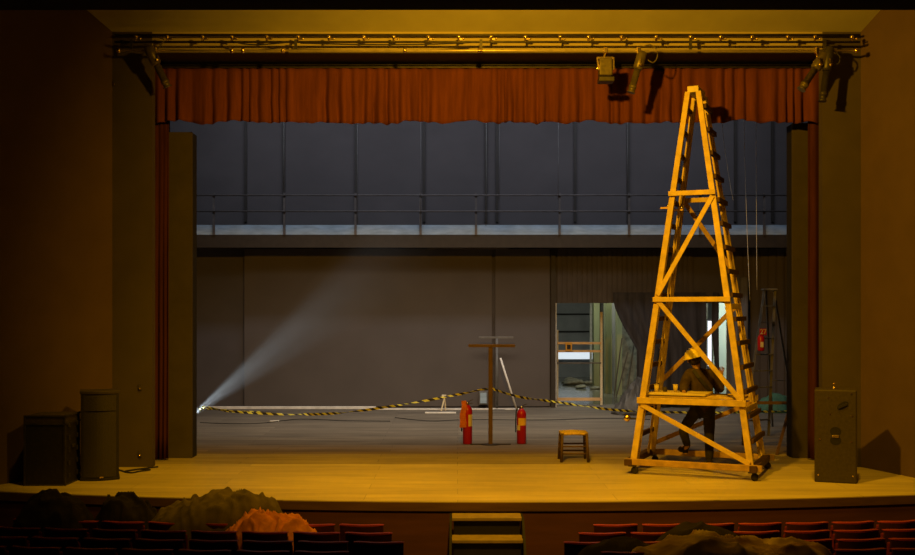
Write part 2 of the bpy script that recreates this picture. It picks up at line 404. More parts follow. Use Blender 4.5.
# ------------------------------------------------------------------ curtains
def curtain(name, x0, x1, y, z0, z1, m, amp=.05, pitch=.16, hem=.03, seed=1, th=.012, left=None, org=None):
    r = random.Random(seed); bm = bmesh.new(); xs = []; x = x0; ph = 0; n = max(8, int((x1 - x0) / .02)); nz = 14
    phs = []; p_ = 0
    for i in range(n + 1):
        phs.append(p_); p_ += (x1 - x0) / n / pitch * 2 * PI * max(.18, .75 + 1.5 * noise.noise((i * .02 * 2.3, seed, 0)) + .5 * noise.noise((i * .02 * 7.3, seed + 4, 0)))
    g = []
    for j in range(nz + 1):
        t = j / nz; row = []
        for i in range(n + 1):
            u = i / n; x = x0 + (x1 - x0) * u
            a = amp * (.45 + .55 * t) * (.6 + .8 * abs(noise.noise((x * 1.3, seed, t * .5))))
            yy = y + a * math.sin(phs[i] + .5 * noise.noise((x * 2, t * 2.5, seed))) + .02 * noise.noise((x * .8, t * 2, seed + 5))
            zz = z1 + (z0 - z1) * t
            if j == nz: zz += hem * noise.noise((x * 2.2, seed * 1.7, 0)) * 1.3 + hem * .5 * noise.noise((x * 7, seed, 2))
            xx = x
            if left is not None:
                xl = left(zz); xx = xl + (x1 - xl) * u
            row.append(bm.verts.new((xx, yy, zz)))
        g.append(row)
    for j in range(nz):
        for i in range(n):
            f = bm.faces.new((g[j][i], g[j][i + 1], g[j + 1][i + 1], g[j + 1][i])); f.smooth = True
    m_ = MB(); m_.bm.free(); m_.bm = bm
    o = m_.build(name, m, org=org or ((x0 + x1) / 2, y, z0))
    s_ = o.modifiers.new('solid', 'SOLIDIFY'); s_.thickness = th
    return o
MB_rail = tag(MB().box2((-4.6, 16.84, 6.03), (5.45, 16.88, 6.08)).build('curtain_rail', 'dark_steel', org=(.4, 16.86, 6.03)), 'long dark curtain rail above the red valance', 'curtain rail')
c1 = curtain('valance_curtain', -4.70, 5.56, 16.86, HZ + (HY - 122.5) * 16.86 / F, 6.02, 'curtain', .055, .15, .05, 3)
tag(c1, 'long pleated red valance curtain across the top of the stage opening', 'curtain')
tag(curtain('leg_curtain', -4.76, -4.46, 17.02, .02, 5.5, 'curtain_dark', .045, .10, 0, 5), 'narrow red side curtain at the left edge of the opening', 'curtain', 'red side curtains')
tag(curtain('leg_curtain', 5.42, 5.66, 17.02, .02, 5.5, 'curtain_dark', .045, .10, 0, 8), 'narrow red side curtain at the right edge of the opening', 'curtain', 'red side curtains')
for (x0, x1, zt, lb) in ((-4.54, -4.16, HZ + (HY - 132) * 17.24 / F, 'tall dark khaki masking flat at the left of the opening'), (5.25, 5.68, HZ + (HY - 123) * 17.24 / F, 'tall dark khaki masking flat at the right of the opening')):
    t = thing('masking_flat', ((x0 + x1) / 2, 17.4, 0), lb, 'stage flat', 'masking flats')
    MB().box2((x0, 17.24, 0), (x1, 17.30, zt)).build('face_panel', 'khaki_flat', t, bevel=.006)
    ix = x1 if x0 < 0 else x0; s_ = -1 if x0 < 0 else 1
    MB().box2((min(ix, ix + s_ * .04), 17.301, 0), (max(ix, ix + s_ * .04), 17.55, zt - .01)).build('return_panel', 'black_paint', t)

# ------------------------------------------------------------------ lighting bars with hooks, and lanterns
YP = 15.9
def zp(py, d=YP): return HZ + (HY - py) * d / F
bar = thing('lighting_bar', (.4, YP, zp(42)), 'upper dark lighting pipe with a row of bright brass hooks below the soffit', 'pipe', 'lighting pipes')
MB().tube([(bx(115, YP), YP, zp(42)), (bx(860, YP), YP, zp(42))], .017, 12).build('pipe', 'dark_steel', bar)
MB().tube([(bx(115, YP + .2), YP + .2, zp(35, YP + .2)), (bx(860, YP + .2), YP + .2, zp(35, YP + .2))], .018, 10).build('top_rail', 'dark_steel', bar)
hk = None; k = 0
px = 137
while px < 850:
    x = bx(px, YP) + random.uniform(-.04, .04)
    m_ = MB(); m_.lathe((x, YP - .0, zp(42)), [(.016, 0), (.016, .05), (.028, .055), (.028, .085), (.01, .10)], seg=12)
    m_.ball((x + .07, YP - .01, zp(38.8)), .018, 1)
    m_.beam((x, YP, zp(39)), (x + .07, YP, zp(39)), .015, .02)
    m_.build('hook', 'brass', bar); px += 32.4
for px in (132, 296, 481, 690, 824):
    MB().box2((bx(px, YP) - .02, YP - .045, zp(50.5)), (bx(px, YP) + .02, YP - .027, zp(40))).build('bracket', 'dark_steel', bar)
bar2 = thing('lighting_bar', (.4, YP - .05, zp(50)), 'lower lighting pipe that carries the stage lanterns', 'pipe', 'lighting pipes')
YQ = YP - .08
MB().tube([(bx(116, YQ), YQ, zp(50.5, YQ)), (bx(859, YQ), YQ, zp(50.5, YQ))], .016, 12).build('pipe', 'pipe_bright', bar2)
for px in (119, 232, 243, 283, 405, 479, 481, 856):
    MB().tube([(bx(px, YQ) - .02, YQ, zp(50.5, YQ)), (bx(px, YQ) + .02, YQ, zp(50.5, YQ))], .036, 10).build('collar', 'brass', bar2)
def cable(name, pts, r, m, label, cat='cable', group=None):
    pts = [Vector(p) for p in pts]; out = []
    for i in range(len(pts) - 1):                                   # Catmull-Rom
        p0, p1, p2, p3 = pts[max(i - 1, 0)], pts[i], pts[i + 1], pts[min(i + 2, len(pts) - 1)]
        for q in range(6):
            t = q / 6
            out.append(.5 * ((2 * p1) + (p2 - p0) * t + (2 * p0 - 5 * p1 + 4 * p2 - p3) * t * t + (3 * p1 - p0 - 3 * p2 + p3) * t ** 3))
    out.append(pts[-1])
    return tag(MB().tube(out, r, 7).build(name, m, org=out[0]), label, cat, group)
cable('power_cable', [P(232, 41, 15.84), P(245, 44, 15.84), P(262, 44.5, 15.84), P(290, 42, 15.84)], .010, 'black_rubber', 'black cable sagging between the two pipes at upper left')
cable('power_cable', [P(300, 43, 15.84), P(360, 44.5, 15.84), P(430, 44.2, 15.84), P(470, 42.5, 15.84)], .010, 'black_rubber', 'long black cable hanging between the pipes near the middle')

def lantern(px, py_top, px2, py2, length, r, label, depth=.25, m='lamp_olive'):
    """profile spot: hangs by a yoke from the lower pipe at px, barrel points to (px2, py2)"""
    top = P(px, 50.5, YQ)
    piv = P(px, py_top, YQ - .02)
    tip = P(px2, py2, YQ - .02 + depth)
    a = (tip - piv).normalized()
    t = thing('stage_lantern', top, label, 'stage light', 'stage lanterns on the pipe')
    y_ = MB()
    y_.box(top + Vector((0, 0, -.0)), (.06, .07, .09)); y_.build('clamp', 'brass', t, bevel=.008)
    sd = Vector((1, 0, 0)) if abs(a.x) < .6 else Vector((0, 1, 0))
    sd = a.cross(Vector((0, 0, 1))).normalized()
    q = MB()
    q.tube([top + Vector((0, 0, -.04)), piv + Vector((0, 0, .10))], .014, 8)
    for s_ in (-1, 1):
        q.beam(piv + Vector((0, 0, .10)), piv + sd * s_ * (r + .02) + Vector((0, 0, .08)), .02, .02)
        q.beam(piv + sd * s_ * (r + .02) + Vector((0, 0, .09)), piv + sd * s_ * (r + .02) - Vector((0, 0, .02)), .02, .02)
    q.build('yoke', 'brass', t)
    L_ = length
    MB().lathe(piv - a * L_ * .35, [(r * .7, 0), (r, .03), (r, L_ * .40), (r * .75, L_ * .44)], a, 20).build('lamp_housing', m, t)
    MB().lathe(piv + a * L_ * .10, [(r * .68, 0), (r * .68, L_ * .38), (r * .8, L_ * .38), (r * .8, L_ * .44), (r * .68, L_ * .44), (r * .68, L_ * .52), (r * .85, L_ * .53), (r * .85, L_ * .55)], a, 20).build('lens_barrel', m, t)
    for s_ in (-1, 1):
        MB().lathe(piv + sd * s_ * r, [(.02, 0), (.025, .02), (.012, .035)], sd * s_, 10).build('knob', 'brass', t)
    return t
lantern(155, 61, 168, 88, .62, .075, 'leftmost stage lantern, slim barrel tilted down to the right', .10)
lantern(638.5, 66, 630, 96, .62, .070, 'bright lit slim stage lantern pointing down, right of the box floodlight', -.02)
lantern(817, 66, 801, 90, .66, .075, 'stage lantern near the right end, barrel tilted down to the left', -.05)
lantern(827, 66, 822.5, 100, .80, .07, 'dark stage lantern hanging almost straight down at the right end', -.02, 'dark_steel')
# box floodlight
fx = P(605.5, 50.5, YQ)
t = thing('box_floodlight', fx, 'square box floodlight hanging from the lower pipe, left of the slim lantern', 'stage light')
MB().box(fx, (.06, .07, .08)).build('clamp', 'brass', t, bevel=.008)
c0 = P(605.5, 68, YQ)
MB().beam(fx - Vector((.0, 0, .03)), P(604, 57, YQ), .03, .02).beam(P(597.5, 58, YQ), P(613, 58, YQ), .02, .03).beam(P(597, 57.5, YQ), P(598.5, 70, YQ), .02, .03, (0, 1, 0)).beam(P(613.5, 57.5, YQ), P(613.5, 70, YQ), .02, .03, (0, 1, 0)).build('yoke', 'brass', t)
MB().box(c0 + Vector((0, .03, .01)), (.19, .2, .26)).build('lamp_housing', 'lamp_olive', t, bevel=.02)
MB().box(c0 + Vector((.01, .03, -.17)), (.22, .22, .07)).build('reflector_hood', 'dark_steel', t, bevel=.01)
for s_ in (-1, 1): MB().lathe(c0 + Vector((s_ * .10, .03, 0)), [(.02, 0), (.022, .02), (.01, .03)], (s_, 0, 0), 10).build('knob', 'brass', t)
cable('lamp_cable', [P(648, 60, YQ + .03), P(653, 62.5, YQ + .03), P(657, 58, YQ + .03), P(657, 50, YQ + .03), P(650, 45, YQ + .03), P(643, 47, YQ + .03)], .010, 'lamp_olive', 'curled cable beside the bright slim lantern')
cable('lamp_cable', [P(832, 62, YQ), P(838, 64, YQ), P(840, 57, YQ), P(834, 51, YQ)], .010, 'dark_steel', 'curled cable at the rightmost lantern')
cable('lamp_cable', [P(155, 52, YQ), P(160, 46, YQ), P(164, 40, YQ), P(160, 38, YQ)], .008, 'lamp_olive', 'thin cable rising from the leftmost lantern')
# small fittings on the piers
for (px, py, lb) in ((114.5, 83, 'small bright hook high on the left pier edge'), (140, 387, 'small wall socket on the left pier above the other'), (140, 454, 'small wall socket low on the left pier')):
    q = P(px, py, YF - .012)
    t = thing('wall_hook' if py < 100 else 'wall_socket', q, lb, 'hook' if py < 100 else 'socket')
    MB().box(q, (.05, .02, .09)).build('plate', 'khaki_flat', t, bevel=.004)
    MB().ball(q + Vector((0, -.018, -.02)), .014, 1).build('knob', 'brass', t)

# ------------------------------------------------------------------ the wooden tower
TC = Vector((3.475, 15.84, 0)); U = Vector((.9185, -.395, 0)); V = Vector((.395, .9185, 0))
tw = thing('timber_tower', TC, 'tall yellow wooden A-shaped rolling ladder tower with braces and rungs', 'ladder tower')
Z0, Z1 = .20, 5.42
def corner(su, sv, z, out=0):
    t = (z - Z0) / (Z1 - Z0)
    hu = .81 + (.075 - .81) * t; hv = .57 + (.24 - .57) * t
    return TC + Vector((-.035 * t, 0, 0)) + U * su * (hu + out) + V * sv * hv + Vector((0, 0, z))
for su in (-1, 1):
    for sv in (-1, 1):
        a, b = corner(su, sv, Z0 - .02), corner(su, sv, Z1)
        MB().beam(a, b, .088, .045, V, w1=.075).build('post', 'tower_wood', tw, bevel=.004)
    # inner ladder rails and rungs of each side
    for sv in (-.55, .55):
        a = corner(su, sv, Z0 - .02, -.0); b = corner(su, sv, Z1 - .25, -.0)
        MB().beam(a, b, .03, .04, V).build('ladder_rail', 'tower_wood', tw, bevel=.004)
    z = .52
    while z < 5.3:
        a = corner(su, -.93, z, .055 if su > 0 else .03); b = corner(su, 1.15, z, .055 if su > 0 else .03)
        MB().beam(a, b, .05, .065).build('rung', 'tower_dark_wood', tw, bevel=.003); z += .335
LV = [1.04, 2.47, 3.97]
for z in LV:
    e = .065 if z < 1.2 else .05
    for sv in (-1, 1):
        a = corner(-1, sv, z, e) + V * sv * .055; b = corner(1, sv, z, e) + V * sv * .055
        if z == LV[2]: a -= Vector((0, 0, .03)) * (sv > 0); b -= Vector((0, 0, .03)) * (sv > 0)
        if z == LV[1] and sv > 0: continue
        MB().beam(a, b, .045, .085 if z < 1.2 else .068).build('crossbeam', 'tower_wood', tw, bevel=.004)
    if z < 3:
        for su in (-1, 1):
            MB().beam(corner(su, -1, z - .1, .02), corner(su, 1, z - .1, .02), .04, .08).build('side_beam', 'tower_wood', tw, bevel=.004)
def brace(s0, z0, s1, z1, sv, wd=.065):
    off = V * sv * .035
    a = corner(s0, sv, z0, .0) + off; b = corner(s1, sv, z1, 0) + off
    MB().beam(a, b, wd, .03, V).build('brace', 'tower_wood' if sv < 0 else 'tower_base_wood', tw, bevel=.003)  # rear braces get a darker wood: their shade put into colour
brace(-1, LV[0] - .06, 1, Z0 + .02, -1); brace(-1, LV[1] + .0, 1, LV[0] + .03, -1); brace(1, LV[2] - .05, -1, LV[1] + .06, -1)
brace(1, LV[0] - .06, -1, Z0 + .1, 1); brace(1, LV[1] - .06, -1, LV[0] + .20, 1); brace(-1, LV[2] - .02, 1, LV[1] + .42, 1)
# cap
MB().box(TC + Vector((-.035, 0, Z1 + .035)), (.16, .52, .09), math.atan2(U.y, U.x)).build('cap', 'platform_wood', tw, bevel=.008)
# rolling base
RZ = math.atan2(U.y, U.x)
for sv in (-1, 1):
    MB().beam(corner(-1, sv, .17, .10) + V * sv * .06, corner(1, sv, .17, .16) + V * sv * .06, .07, .085).build('base_beam', 'tower_base_wood', tw, bevel=.006)
for su in (-1, 1):
    MB().beam(corner(su, -1.25, .165, .05), corner(su, 1.25, .165, .05), .10, .09).build('base_beam', 'tower_dark_wood', tw, bevel=.006)
for su in (-1, 1):
    for sv in (-1, 1):
        c_ = corner(su, sv, 0, -.02) if su < 0 else corner(su, sv, 0, .0)
        c_ = c_ + V * sv * .04
        cs = MB(); cs.box(c_ + Vector((0, 0, .112)), (.10, .10, .012), RZ); cs.box(c_ + U * .03 + Vector((0, 0, .075)), (.06, .006, .07), RZ)
        k_ = cs.build('castor', 'dark_steel', tw)
        MB().lathe(c_ + U * .035 + V * -.02 + Vector((0, 0, .052)), [(.022, 0), (.05, .003), (.052, .012), (.052, .030), (.05, .037), (.022, .04)], V, 20).build('wheel', 'black_rubber', k_)
# platform boards on the first level
zpl = LV[0] + .065
a = corner(-1, -1, zpl, -.02); bW = corner(1, -1, zpl, -.02)
def plat(u0, u1, v0, v1, z, m, th=.035):
    w_ = .80 - .1
    q = MB(); c_ = TC + U * (u0 + u1) / 2 * w_ + V * (v0 + v1) / 2 * .42 + Vector((0, 0, z))
    q.box(c_, ((u1 - u0) * w_, (v1 - v0) * .42, th), RZ); q.build('platform_board', m, tw, bevel=.005)
plat(-.95, .25, -1.0, .42, zpl + .02, 'platform_wood', .03)
plat(-.95, .97, -.95, -.35, zpl - .018, 'tower_wood', .03)
plat(-.95, .97, -.30, .30, zpl - .018, 'tower_base_wood', .03)
ztop = zpl + .036
def cup(px, py, label):
    q = P(px, py, 15.85); q.z = ztop
    t = thing('paper_cup', q, label, 'cup', 'cups on the tower platform')
    MB().lathe(q, [(.026, 0), (.036, .10), (.033, .10), (.024, .012)], seg=18).build('cup_body', 'platform_wood', t)
    MB().lathe(q, [(.036, .098), (.039, .101), (.039, .105), (.034, .107)], seg=18).build('rim', 'cream_label', t)
cup(656.5, 396, 'left pale paper cup on the tower platform'); cup(675.5, 396, 'right pale paper cup on the tower platform')
q = P(665, 396, 15.9); q.z = ztop
tag(MB().lathe(q, [(.03, 0), (.034, .03), (.03, .06), (.018, .07)], seg=14).build('jar', 'khaki_flat', org=q), 'small dark jar between the two cups on the platform', 'jar')
q = P(722, 400, 15.55); q.z = zpl - .003
tag(MB().box(q + Vector((0, 0, .006)), (.16, .07, .012), .1).build('paint_scraper', 'cream_label', org=q, bevel=.003), 'pale flat slip lying at the right of the tower platform', 'slip')
# small clamp lamps on the left leg
for (px, py, lb) in ((664, 208, 'left small lit metal clamp high on the tower leg'), (678, 210, 'right small lit metal clamp high on the tower leg')):
    q = P(px, py, 15.9)
    t = thing('metal_clamp', q, lb, 'clamp', 'clamps high on the tower')
    MB().beam(q - U * .05, q + U * .07, .03, .025).build('jaw', 'plank_orange', t)
    MB().ball(q + U * .05 + Vector((0, -.02, .03)), .022, 1).build('screw', 'chrome', t)
q = P(627, 418, 15.8)
t = thing('work_lamp', q, 'small round lamp clipped to the lower left leg of the tower', 'lamp')
MB().lathe(q + Vector((0, -.05, 0)), [(.015, 0), (.045, .01), (.05, .03), (.03, .08)], (0, 1, 0), 14).build('lamp_shade', 'brass', t)
MB().beam(q, corner(-1, -1, q.z), .02, .02).build('arm', 'dark_steel', t)

# ------------------------------------------------------------------ person behind the tower
def skin_obj(name, pts, edges, m, parent, sub=2, root=0):
    """pts: {key: (x, y, z, r) or (x,y,z,rx,ry)}"""
    keys = list(pts); me = bpy.data.meshes.new(name); org = ORIGIN[parent.name] if parent else Vector((0, 0, 0))
    me.from_pydata([Vector(pts[k][:3]) - org for k in keys], [(keys.index(a), keys.index(b)) for a, b in edges], [])
    o = bpy.data.objects.new(name, me); C.objects.link(o)
    o.modifiers.new('skin', 'SKIN'); me.skin_vertices[0].data if me.skin_vertices else None
    for i, k in enumerate(keys):
        sv = me.skin_vertices[0].data[i]; r = pts[k][3:]; sv.radius = (r[0], r[-1]); sv.use_root = (i == root)
    sd = o.modifiers.new('sub', 'SUBSURF'); sd.levels = sub; sd.render_levels = sub
    bpy.context.view_layer.update()
    dg = bpy.context.evaluated_depsgraph_get(); ev = o.evaluated_get(dg)
    nm = bpy.data.meshes.new_from_object(ev); bpy.data.objects.remove(o)
    for p_ in nm.polygons: p_.use_smooth = True
    nm.materials.clear(); nm.materials.append(M[m])
    return nm, org
def mesh_obj(name, nm, parent, extra=None):
    if extra:
        bm = bmesh.new(); bm.from_mesh(nm); org = ORIGIN[parent.name] if parent else Vector((0, 0, 0))
        for (c, r, rz) in extra:
            g = bmesh.ops.create_icosphere(bm, subdivisions=2, radius=1)
            for v in g['verts']:
                v.co = Matrix.Rotation(rz, 3, 'Z') @ Vector((v.co.x * r[0], v.co.y * r[1], v.co.z * r[2])) + Vector(c) - org
                for f in v.link_faces: f.smooth = True
        bm.to_mesh(nm); bm.free()
    o = bpy.data.objects.new(name, nm); C.objects.link(o); o.parent = parent; ORIGIN[o.name] = ORIGIN[parent.name]
    return o
YM = 17.05
pe = thing('person', (3.74, YM, 0), 'person in yellow hard hat, dark brown jacket and black trousers, back turned, behind the tower', 'person')
J = {
 'pelvis': (3.79, YM, .90, .125, .10), 'waist': (3.78, YM, 1.05, .12, .09), 'chest': (3.76, YM + .02, 1.26, .15, .10), 'neck0': (3.73, YM + .03, 1.41, .07), 'neck': (3.71, YM + .04, 1.48, .052),
 'head': (3.675, YM + .06, 1.58, .085, .095), 'crown': (3.66, YM + .06, 1.66, .07),
 'shL': (3.58, YM + .03, 1.375, .060), 'elL': (3.475, YM - .12, 1.17, .042), 'wrL': (3.44, YM - .36, 1.14, .028),
 'shR': (3.93, YM + .01, 1.365, .060), 'elR': (4.05, YM - .02, 1.12, .042), 'wrR': (4.085, YM + .12, 1.33, .027),
 'hipL': (3.70, YM, .86, .085), 'knL': (3.505, YM + .06, .56, .058), 'anL': (3.60, YM + .16, .30, .038), 'ftL': (3.57, YM + .24, .05, .04), 'toL': (3.50, YM + .30, .235, .034),
 'hipR': (3.88, YM, .86, .085), 'knR': (3.89, YM + .02, .48, .058), 'anR': (3.87, YM - .06, .10, .038), 'toR': (3.86, YM + .14, .035, .036), 'heR': (3.87, YM - .08, .045, .04),
}
E = [('pelvis', 'waist'), ('waist', 'chest'), ('chest', 'neck0'), ('neck0', 'neck'), ('neck', 'head'), ('head', 'crown'),
     ('chest', 'shL'), ('shL', 'elL'), ('elL', 'wrL'), ('chest', 'shR'), ('shR', 'elR'), ('elR', 'wrR'),
     ('pelvis', 'hipL'), ('hipL', 'knL'), ('knL', 'anL'), ('anL', 'toL'), ('pelvis', 'hipR'), ('hipR', 'knR'), ('knR', 'anR'), ('anR', 'toR')]
JB = {k: v for k, v in J.items() if k not in ('ftL', 'heR')}
# hands: palm, four fingers and a thumb each, rooted in the palm
def hand(prefix, wr, fwd, side, curl):
    w_ = Vector(J[wr][:3]); fwd = Vector(fwd).normalized(); side = Vector(side).normalized(); nrm = fwd.cross(side).normalized() * curl
    pk = prefix + 'palm'; p0 = w_ + fwd * .055; JB[pk] = (*p0, .030, .018); E.append((wr, pk))
    for i, (o_, l_) in enumerate(((-.030, .070), (-.010, .080), (.011, .075), (.031, .060))):
        a_ = p0 + fwd * .035 + side * o_; b_1 = a_ + fwd * l_ * .5 + nrm * .012; c_1 = b_1 + fwd * l_ * .32 + nrm * .030
        ka, kb, kc = prefix + 'f%da' % i, prefix + 'f%db' % i, prefix + 'f%dc' % i
        JB[ka] = (*a_, .0095); JB[kb] = (*b_1, .0085); JB[kc] = (*c_1, .0075); E.extend([(pk, ka), (ka, kb), (kb, kc)])
    a_ = p0 - side * .038 - fwd * .005; b_1 = a_ - side * .018 + fwd * .035 + nrm * .015
    JB[prefix + 'ta'] = (*a_, .010); JB[prefix + 'tb'] = (*b_1, .0085); E.extend([(pk, prefix + 'ta'), (prefix + 'ta', prefix + 'tb')])
hand('L', 'wrL', (-.05, -1, -.15), (-1, 0, 0), 1); hand('R', 'wrR', (.1, .15, 1), (1, -.2, 0), -1)
for k in ('pelvis', 'waist', 'chest', 'shL', 'shR', 'hipL', 'hipR', 'knL', 'knR', 'elL', 'elR'):
    JB[k] = JB[k][:3] + tuple(v_ * .66 for v_ in JB[k][3:])
nm, og = skin_obj('body', JB, E, 'skin', pe)
face = [((3.675 + .085, YM + .06, 1.575), (.014, .02, .03), 0), ((3.675 - .088, YM + .06, 1.575), (.014, .02, .03), 0),
        ((3.668, YM + .165, 1.57), (.014, .022, .022), 0), ((3.64, YM + .148, 1.60), (.013, .01, .009), 0), ((3.70, YM + .148, 1.60), (.013, .01, .009), 0), ((3.668, YM + .150, 1.525), (.026, .012, .008), 0)]
mesh_obj('body', nm, pe, face)
def wear(name, keys, edges, grow, m, over=None, sub=2):
    d = {}
    for k in keys:
        v = J[k]; rr = [r + grow for r in v[3:]]; d[k] = (*v[:3], *rr)
    if over: d.update(over)
    n_, _ = skin_obj(name, d, edges, m, pe, sub); return mesh_obj(name, n_, pe)
wear('jacket', ['waist', 'pelvis', 'chest', 'shL', 'elL', 'shR', 'elR'],
     [('waist', 'pelvis'), ('pelvis', 'hem'), ('waist', 'chest'), ('chest', 'neck0'), ('chest', 'shL'), ('shL', 'elL'), ('elL', 'cL'), ('chest', 'shR'), ('shR', 'elR'), ('elR', 'cR')], .028, 'jacket',
     {'hem': (3.79, YM, .76, .165, .13), 'neck0': (3.73, YM + .03, 1.43, .075), 'cL': (3.445, YM - .32, 1.145, .045), 'cR': (4.08, YM + .10, 1.30, .044), 'chest': (3.76, YM + .02, 1.26, .20, .15), 'waist': (3.78, YM, 1.05, .165, .135), 'shL': (3.58, YM + .03, 1.375, .10), 'shR': (3.93, YM + .01, 1.365, .10)})
wear('trousers', ['pelvis', 'hipL', 'knL', 'hipR', 'knR'], [('pelvis', 'hipL'), ('hipL', 'knL'), ('knL', 'aL'), ('pelvis', 'hipR'), ('hipR', 'knR'), ('knR', 'aR')], .020, 'trousers',
     {'aL': (3.60, YM + .16, .31, .058), 'aR': (3.87, YM - .05, .10, .058)})
for side, a_, t_ in (('left', (3.60, YM + .15, .255), (3.50, YM + .32, .245)), ('right', (3.87, YM - .09, .055), (3.86, YM + .16, .045))):
    n_, _ = skin_obj('boot', {'a': (*Vector(a_), .052), 'b': (*(Vector(a_) * .4 + Vector(t_) * .6), .05), 'c': (*t_, .045), 'd': (a_[0], a_[1] + .02, a_[2] + .095, .05)}, [('a', 'b'), ('b', 'c'), ('a', 'd')], 'black_rubber', pe)
    mesh_obj('boot', n_, pe)
MB().ball((3.675, YM + .035, 1.585), (.092, .095, .085), 2).build('hair', 'hair', pe)
hc = Vector((3.655, YM + .06, 1.625)); ax = Vector((-.25, .05, 1)).normalized()
hh = MB().lathe(hc, [(.150, -.012), (.150, .0), (.118, .012), (.114, .05), (.095, .09), (.055, .118), (.01, .125)], ax, 28).build('hard_hat', 'helmet_yellow', pe)
MB().beam(hc + ax * .128 + Vector((0, -.06, 0)), hc + ax * .128 + Vector((0, .06, 0)), .03, .012).build('ridge', 'helmet_yellow', hh)
# shoulder strap across the back
cable_pts = [(3.64, YM - .06, 1.44), (3.71, YM - .135, 1.33), (3.80, YM - .155, 1.22), (3.90, YM - .145, 1.08), (3.955, YM - .06, .98)]
sm = MB()
for i in range(4): sm.beam(cable_pts[i], cable_pts[i + 1], .05, .03, (0, 1, 0))
sm.build('strap', 'strap', pe)
pe.location = (3.74 * 16.10 / YM + .01, 16.10, 0)

# ------------------------------------------------------------------ stool
def stool(loc, label):
    t = thing('wooden_stool', loc, label, 'stool'); x, y, z = loc; h = .44; a = .205; b = .185
    for sx in (-1, 1):
        for sy in (-1, 1):
            MB().tube([(x + sx * a, y + sy * a, 0), (x + sx * b, y + sy * b, h)], .021, 12).build('leg', 'stool_wood', t)
    for hz_, off in ((.13, .0), (.24, .0)):
        k_ = a + (b - a) * hz_ / h
        for s_ in (-1, 1):
            MB().tube([(x - k_, y + s_ * k_, hz_), (x + k_, y + s_ * k_, hz_)], .012, 8).build('stretcher', 'stool_wood', t)
            MB().tube([(x + s_ * k_, y - k_, hz_ + .03), (x + s_ * k_, y + k_, hz_ + .03)], .012, 8).build('stretcher', 'stool_wood', t)
    m_ = MB(); n = 9
    for i in range(n):
        f = -1 + 2 * (i + .5) / n; m_.tube([(x - .205, y + f * .185, h - .015), (x, y + f * .185, h - .004), (x + .205, y + f * .185, h - .015)], .023, 8)
    m_.build('woven_seat', 'straw', t)
    return t
stool((1.785, 16.95, 0), 'small square wooden stool with a woven seat, alone on the stage floor')

# ------------------------------------------------------------------ T-stands, stick, tape, extinguishers
q = P(490.5, 444.5, 18.97); q.z = 0
t = thing('wooden_t_stand', q, 'brown wooden T-shaped stand between the two fire extinguishers', 'stand')
MB().box2((q.x - .035, q.y - .03, .012), (q.x + .035, q.y + .03, 1.70)).build('post', 'brown_wood', t, bevel=.004)
MB().box2((q.x - .38, q.y - .045, 1.68), (q.x + .42, q.y + .045, 1.73)).build('crossbar', 'brown_wood', t, bevel=.004)
MB().lathe(q, [(.17, 0), (.17, .006), (.05, .012)], seg=24).box((q.x, q.y, .008), (.7, .05, .012)).build('base_plate', 'catwalk_steel', t)
q = P(497, 407, 25.6); q.z = 0
t = thing('steel_t_stand', q, 'grey steel T-shaped stand near the back wall behind the wooden one', 'stand')
MB().tube([q, q + Vector((0, 0, 1.66))], .03, 10).build('post', 'grey_steel', t)
MB().box(q + Vector((-.02, 0, 1.68)), (.80, .05, .05)).build('crossbar', 'grey_steel', t, bevel=.004)
MB().lathe(q, [(.2, 0), (.2, .01), (.04, .02)], seg=20).build('base_plate', 'grey_steel', t)
a = P(500.5, 358, 25.2); b = P(517, 407, 25.2); b.z = .02
t = tag(MB().tube([b, a], .022, 8).build('wooden_stick', 'white_paint', org=b), 'thin pale stick leaning behind the right fire extinguisher', 'stick')
q = P(483.5, 405.5, 25.5); q.z = .08
t = thing('junction_box', (q.x, 25.9, .15), 'small grey electric box low on the back wall left of the T-stands', 'box')
MB().box2((bx(479, 25.9), 25.98, bz(405, 25.9)), (bx(488, 25.9), 26.17, bz(391.5, 25.9))).build('box_body', 'grey_steel', t, bevel=.01)
MB().box2((bx(480.3, 25.9), 25.96, bz(403.5, 25.9)), (bx(486.7, 25.9), 25.981, bz(393, 25.9))).build('cover', 'catwalk_board', t, bevel=.004)
q = P(443.5, 407, 25.3); q.z = 0
t = thing('trestle_leg', q, 'small pale wooden trestle standing by the white boards on the floor', 'trestle')
MB().beam(q + Vector((-.05, 0, 0)), q + Vector((.03, 0, .34)), .03, .03, (0, 1, 0)).build('leg', 'cream_label', t)
MB().beam(q + Vector((.05, .12, 0)), q + Vector((.02, .05, .34)), .03, .03, (0, 1, 0)).build('leg', 'cream_label', t)
MB().box(q + Vector((.015, .04, .35)), (.10, .16, .03)).build('top', 'cream_label', t)
# white boards lying along the wall
for (xa, xb, yy, zt, lb) in ((208, 376, 25.8, .06, 'long white board lying along the left of the back wall'), (377, 519, 25.6, .03, 'long white board lying along the back wall behind the extinguishers'), (425, 456, 24.7, .03, 'short pale board lying before the longer white ones'), (270, 279, 22.9, .02, 'very short white slat lying alone on the stage floor')):
    xa, xb = bx(xa, yy), bx(xb, yy)
    tag(MB().box2((xa, yy - .04, 0), (xb, yy + .04, zt)).build('white_board', 'white_paint', org=((xa + xb) / 2, yy, 0), bevel=.004), lb, 'board', 'boards on the stage floor')
cable('floor_cable', [P(200, 420, 20.8), P(235, 421, 20.8), P(258, 421, 20.9), P(275, 420, 21.2)][0:4] and [(bx(p_[0], p_[1]), p_[1], .008) for p_ in ((200, 22.6), (230, 22.4), (262, 22.5), (300, 23.3), (345, 23.0), (390, 22.9))], .008, 'black_rubber', 'black cable lying across the back left of the stage floor')
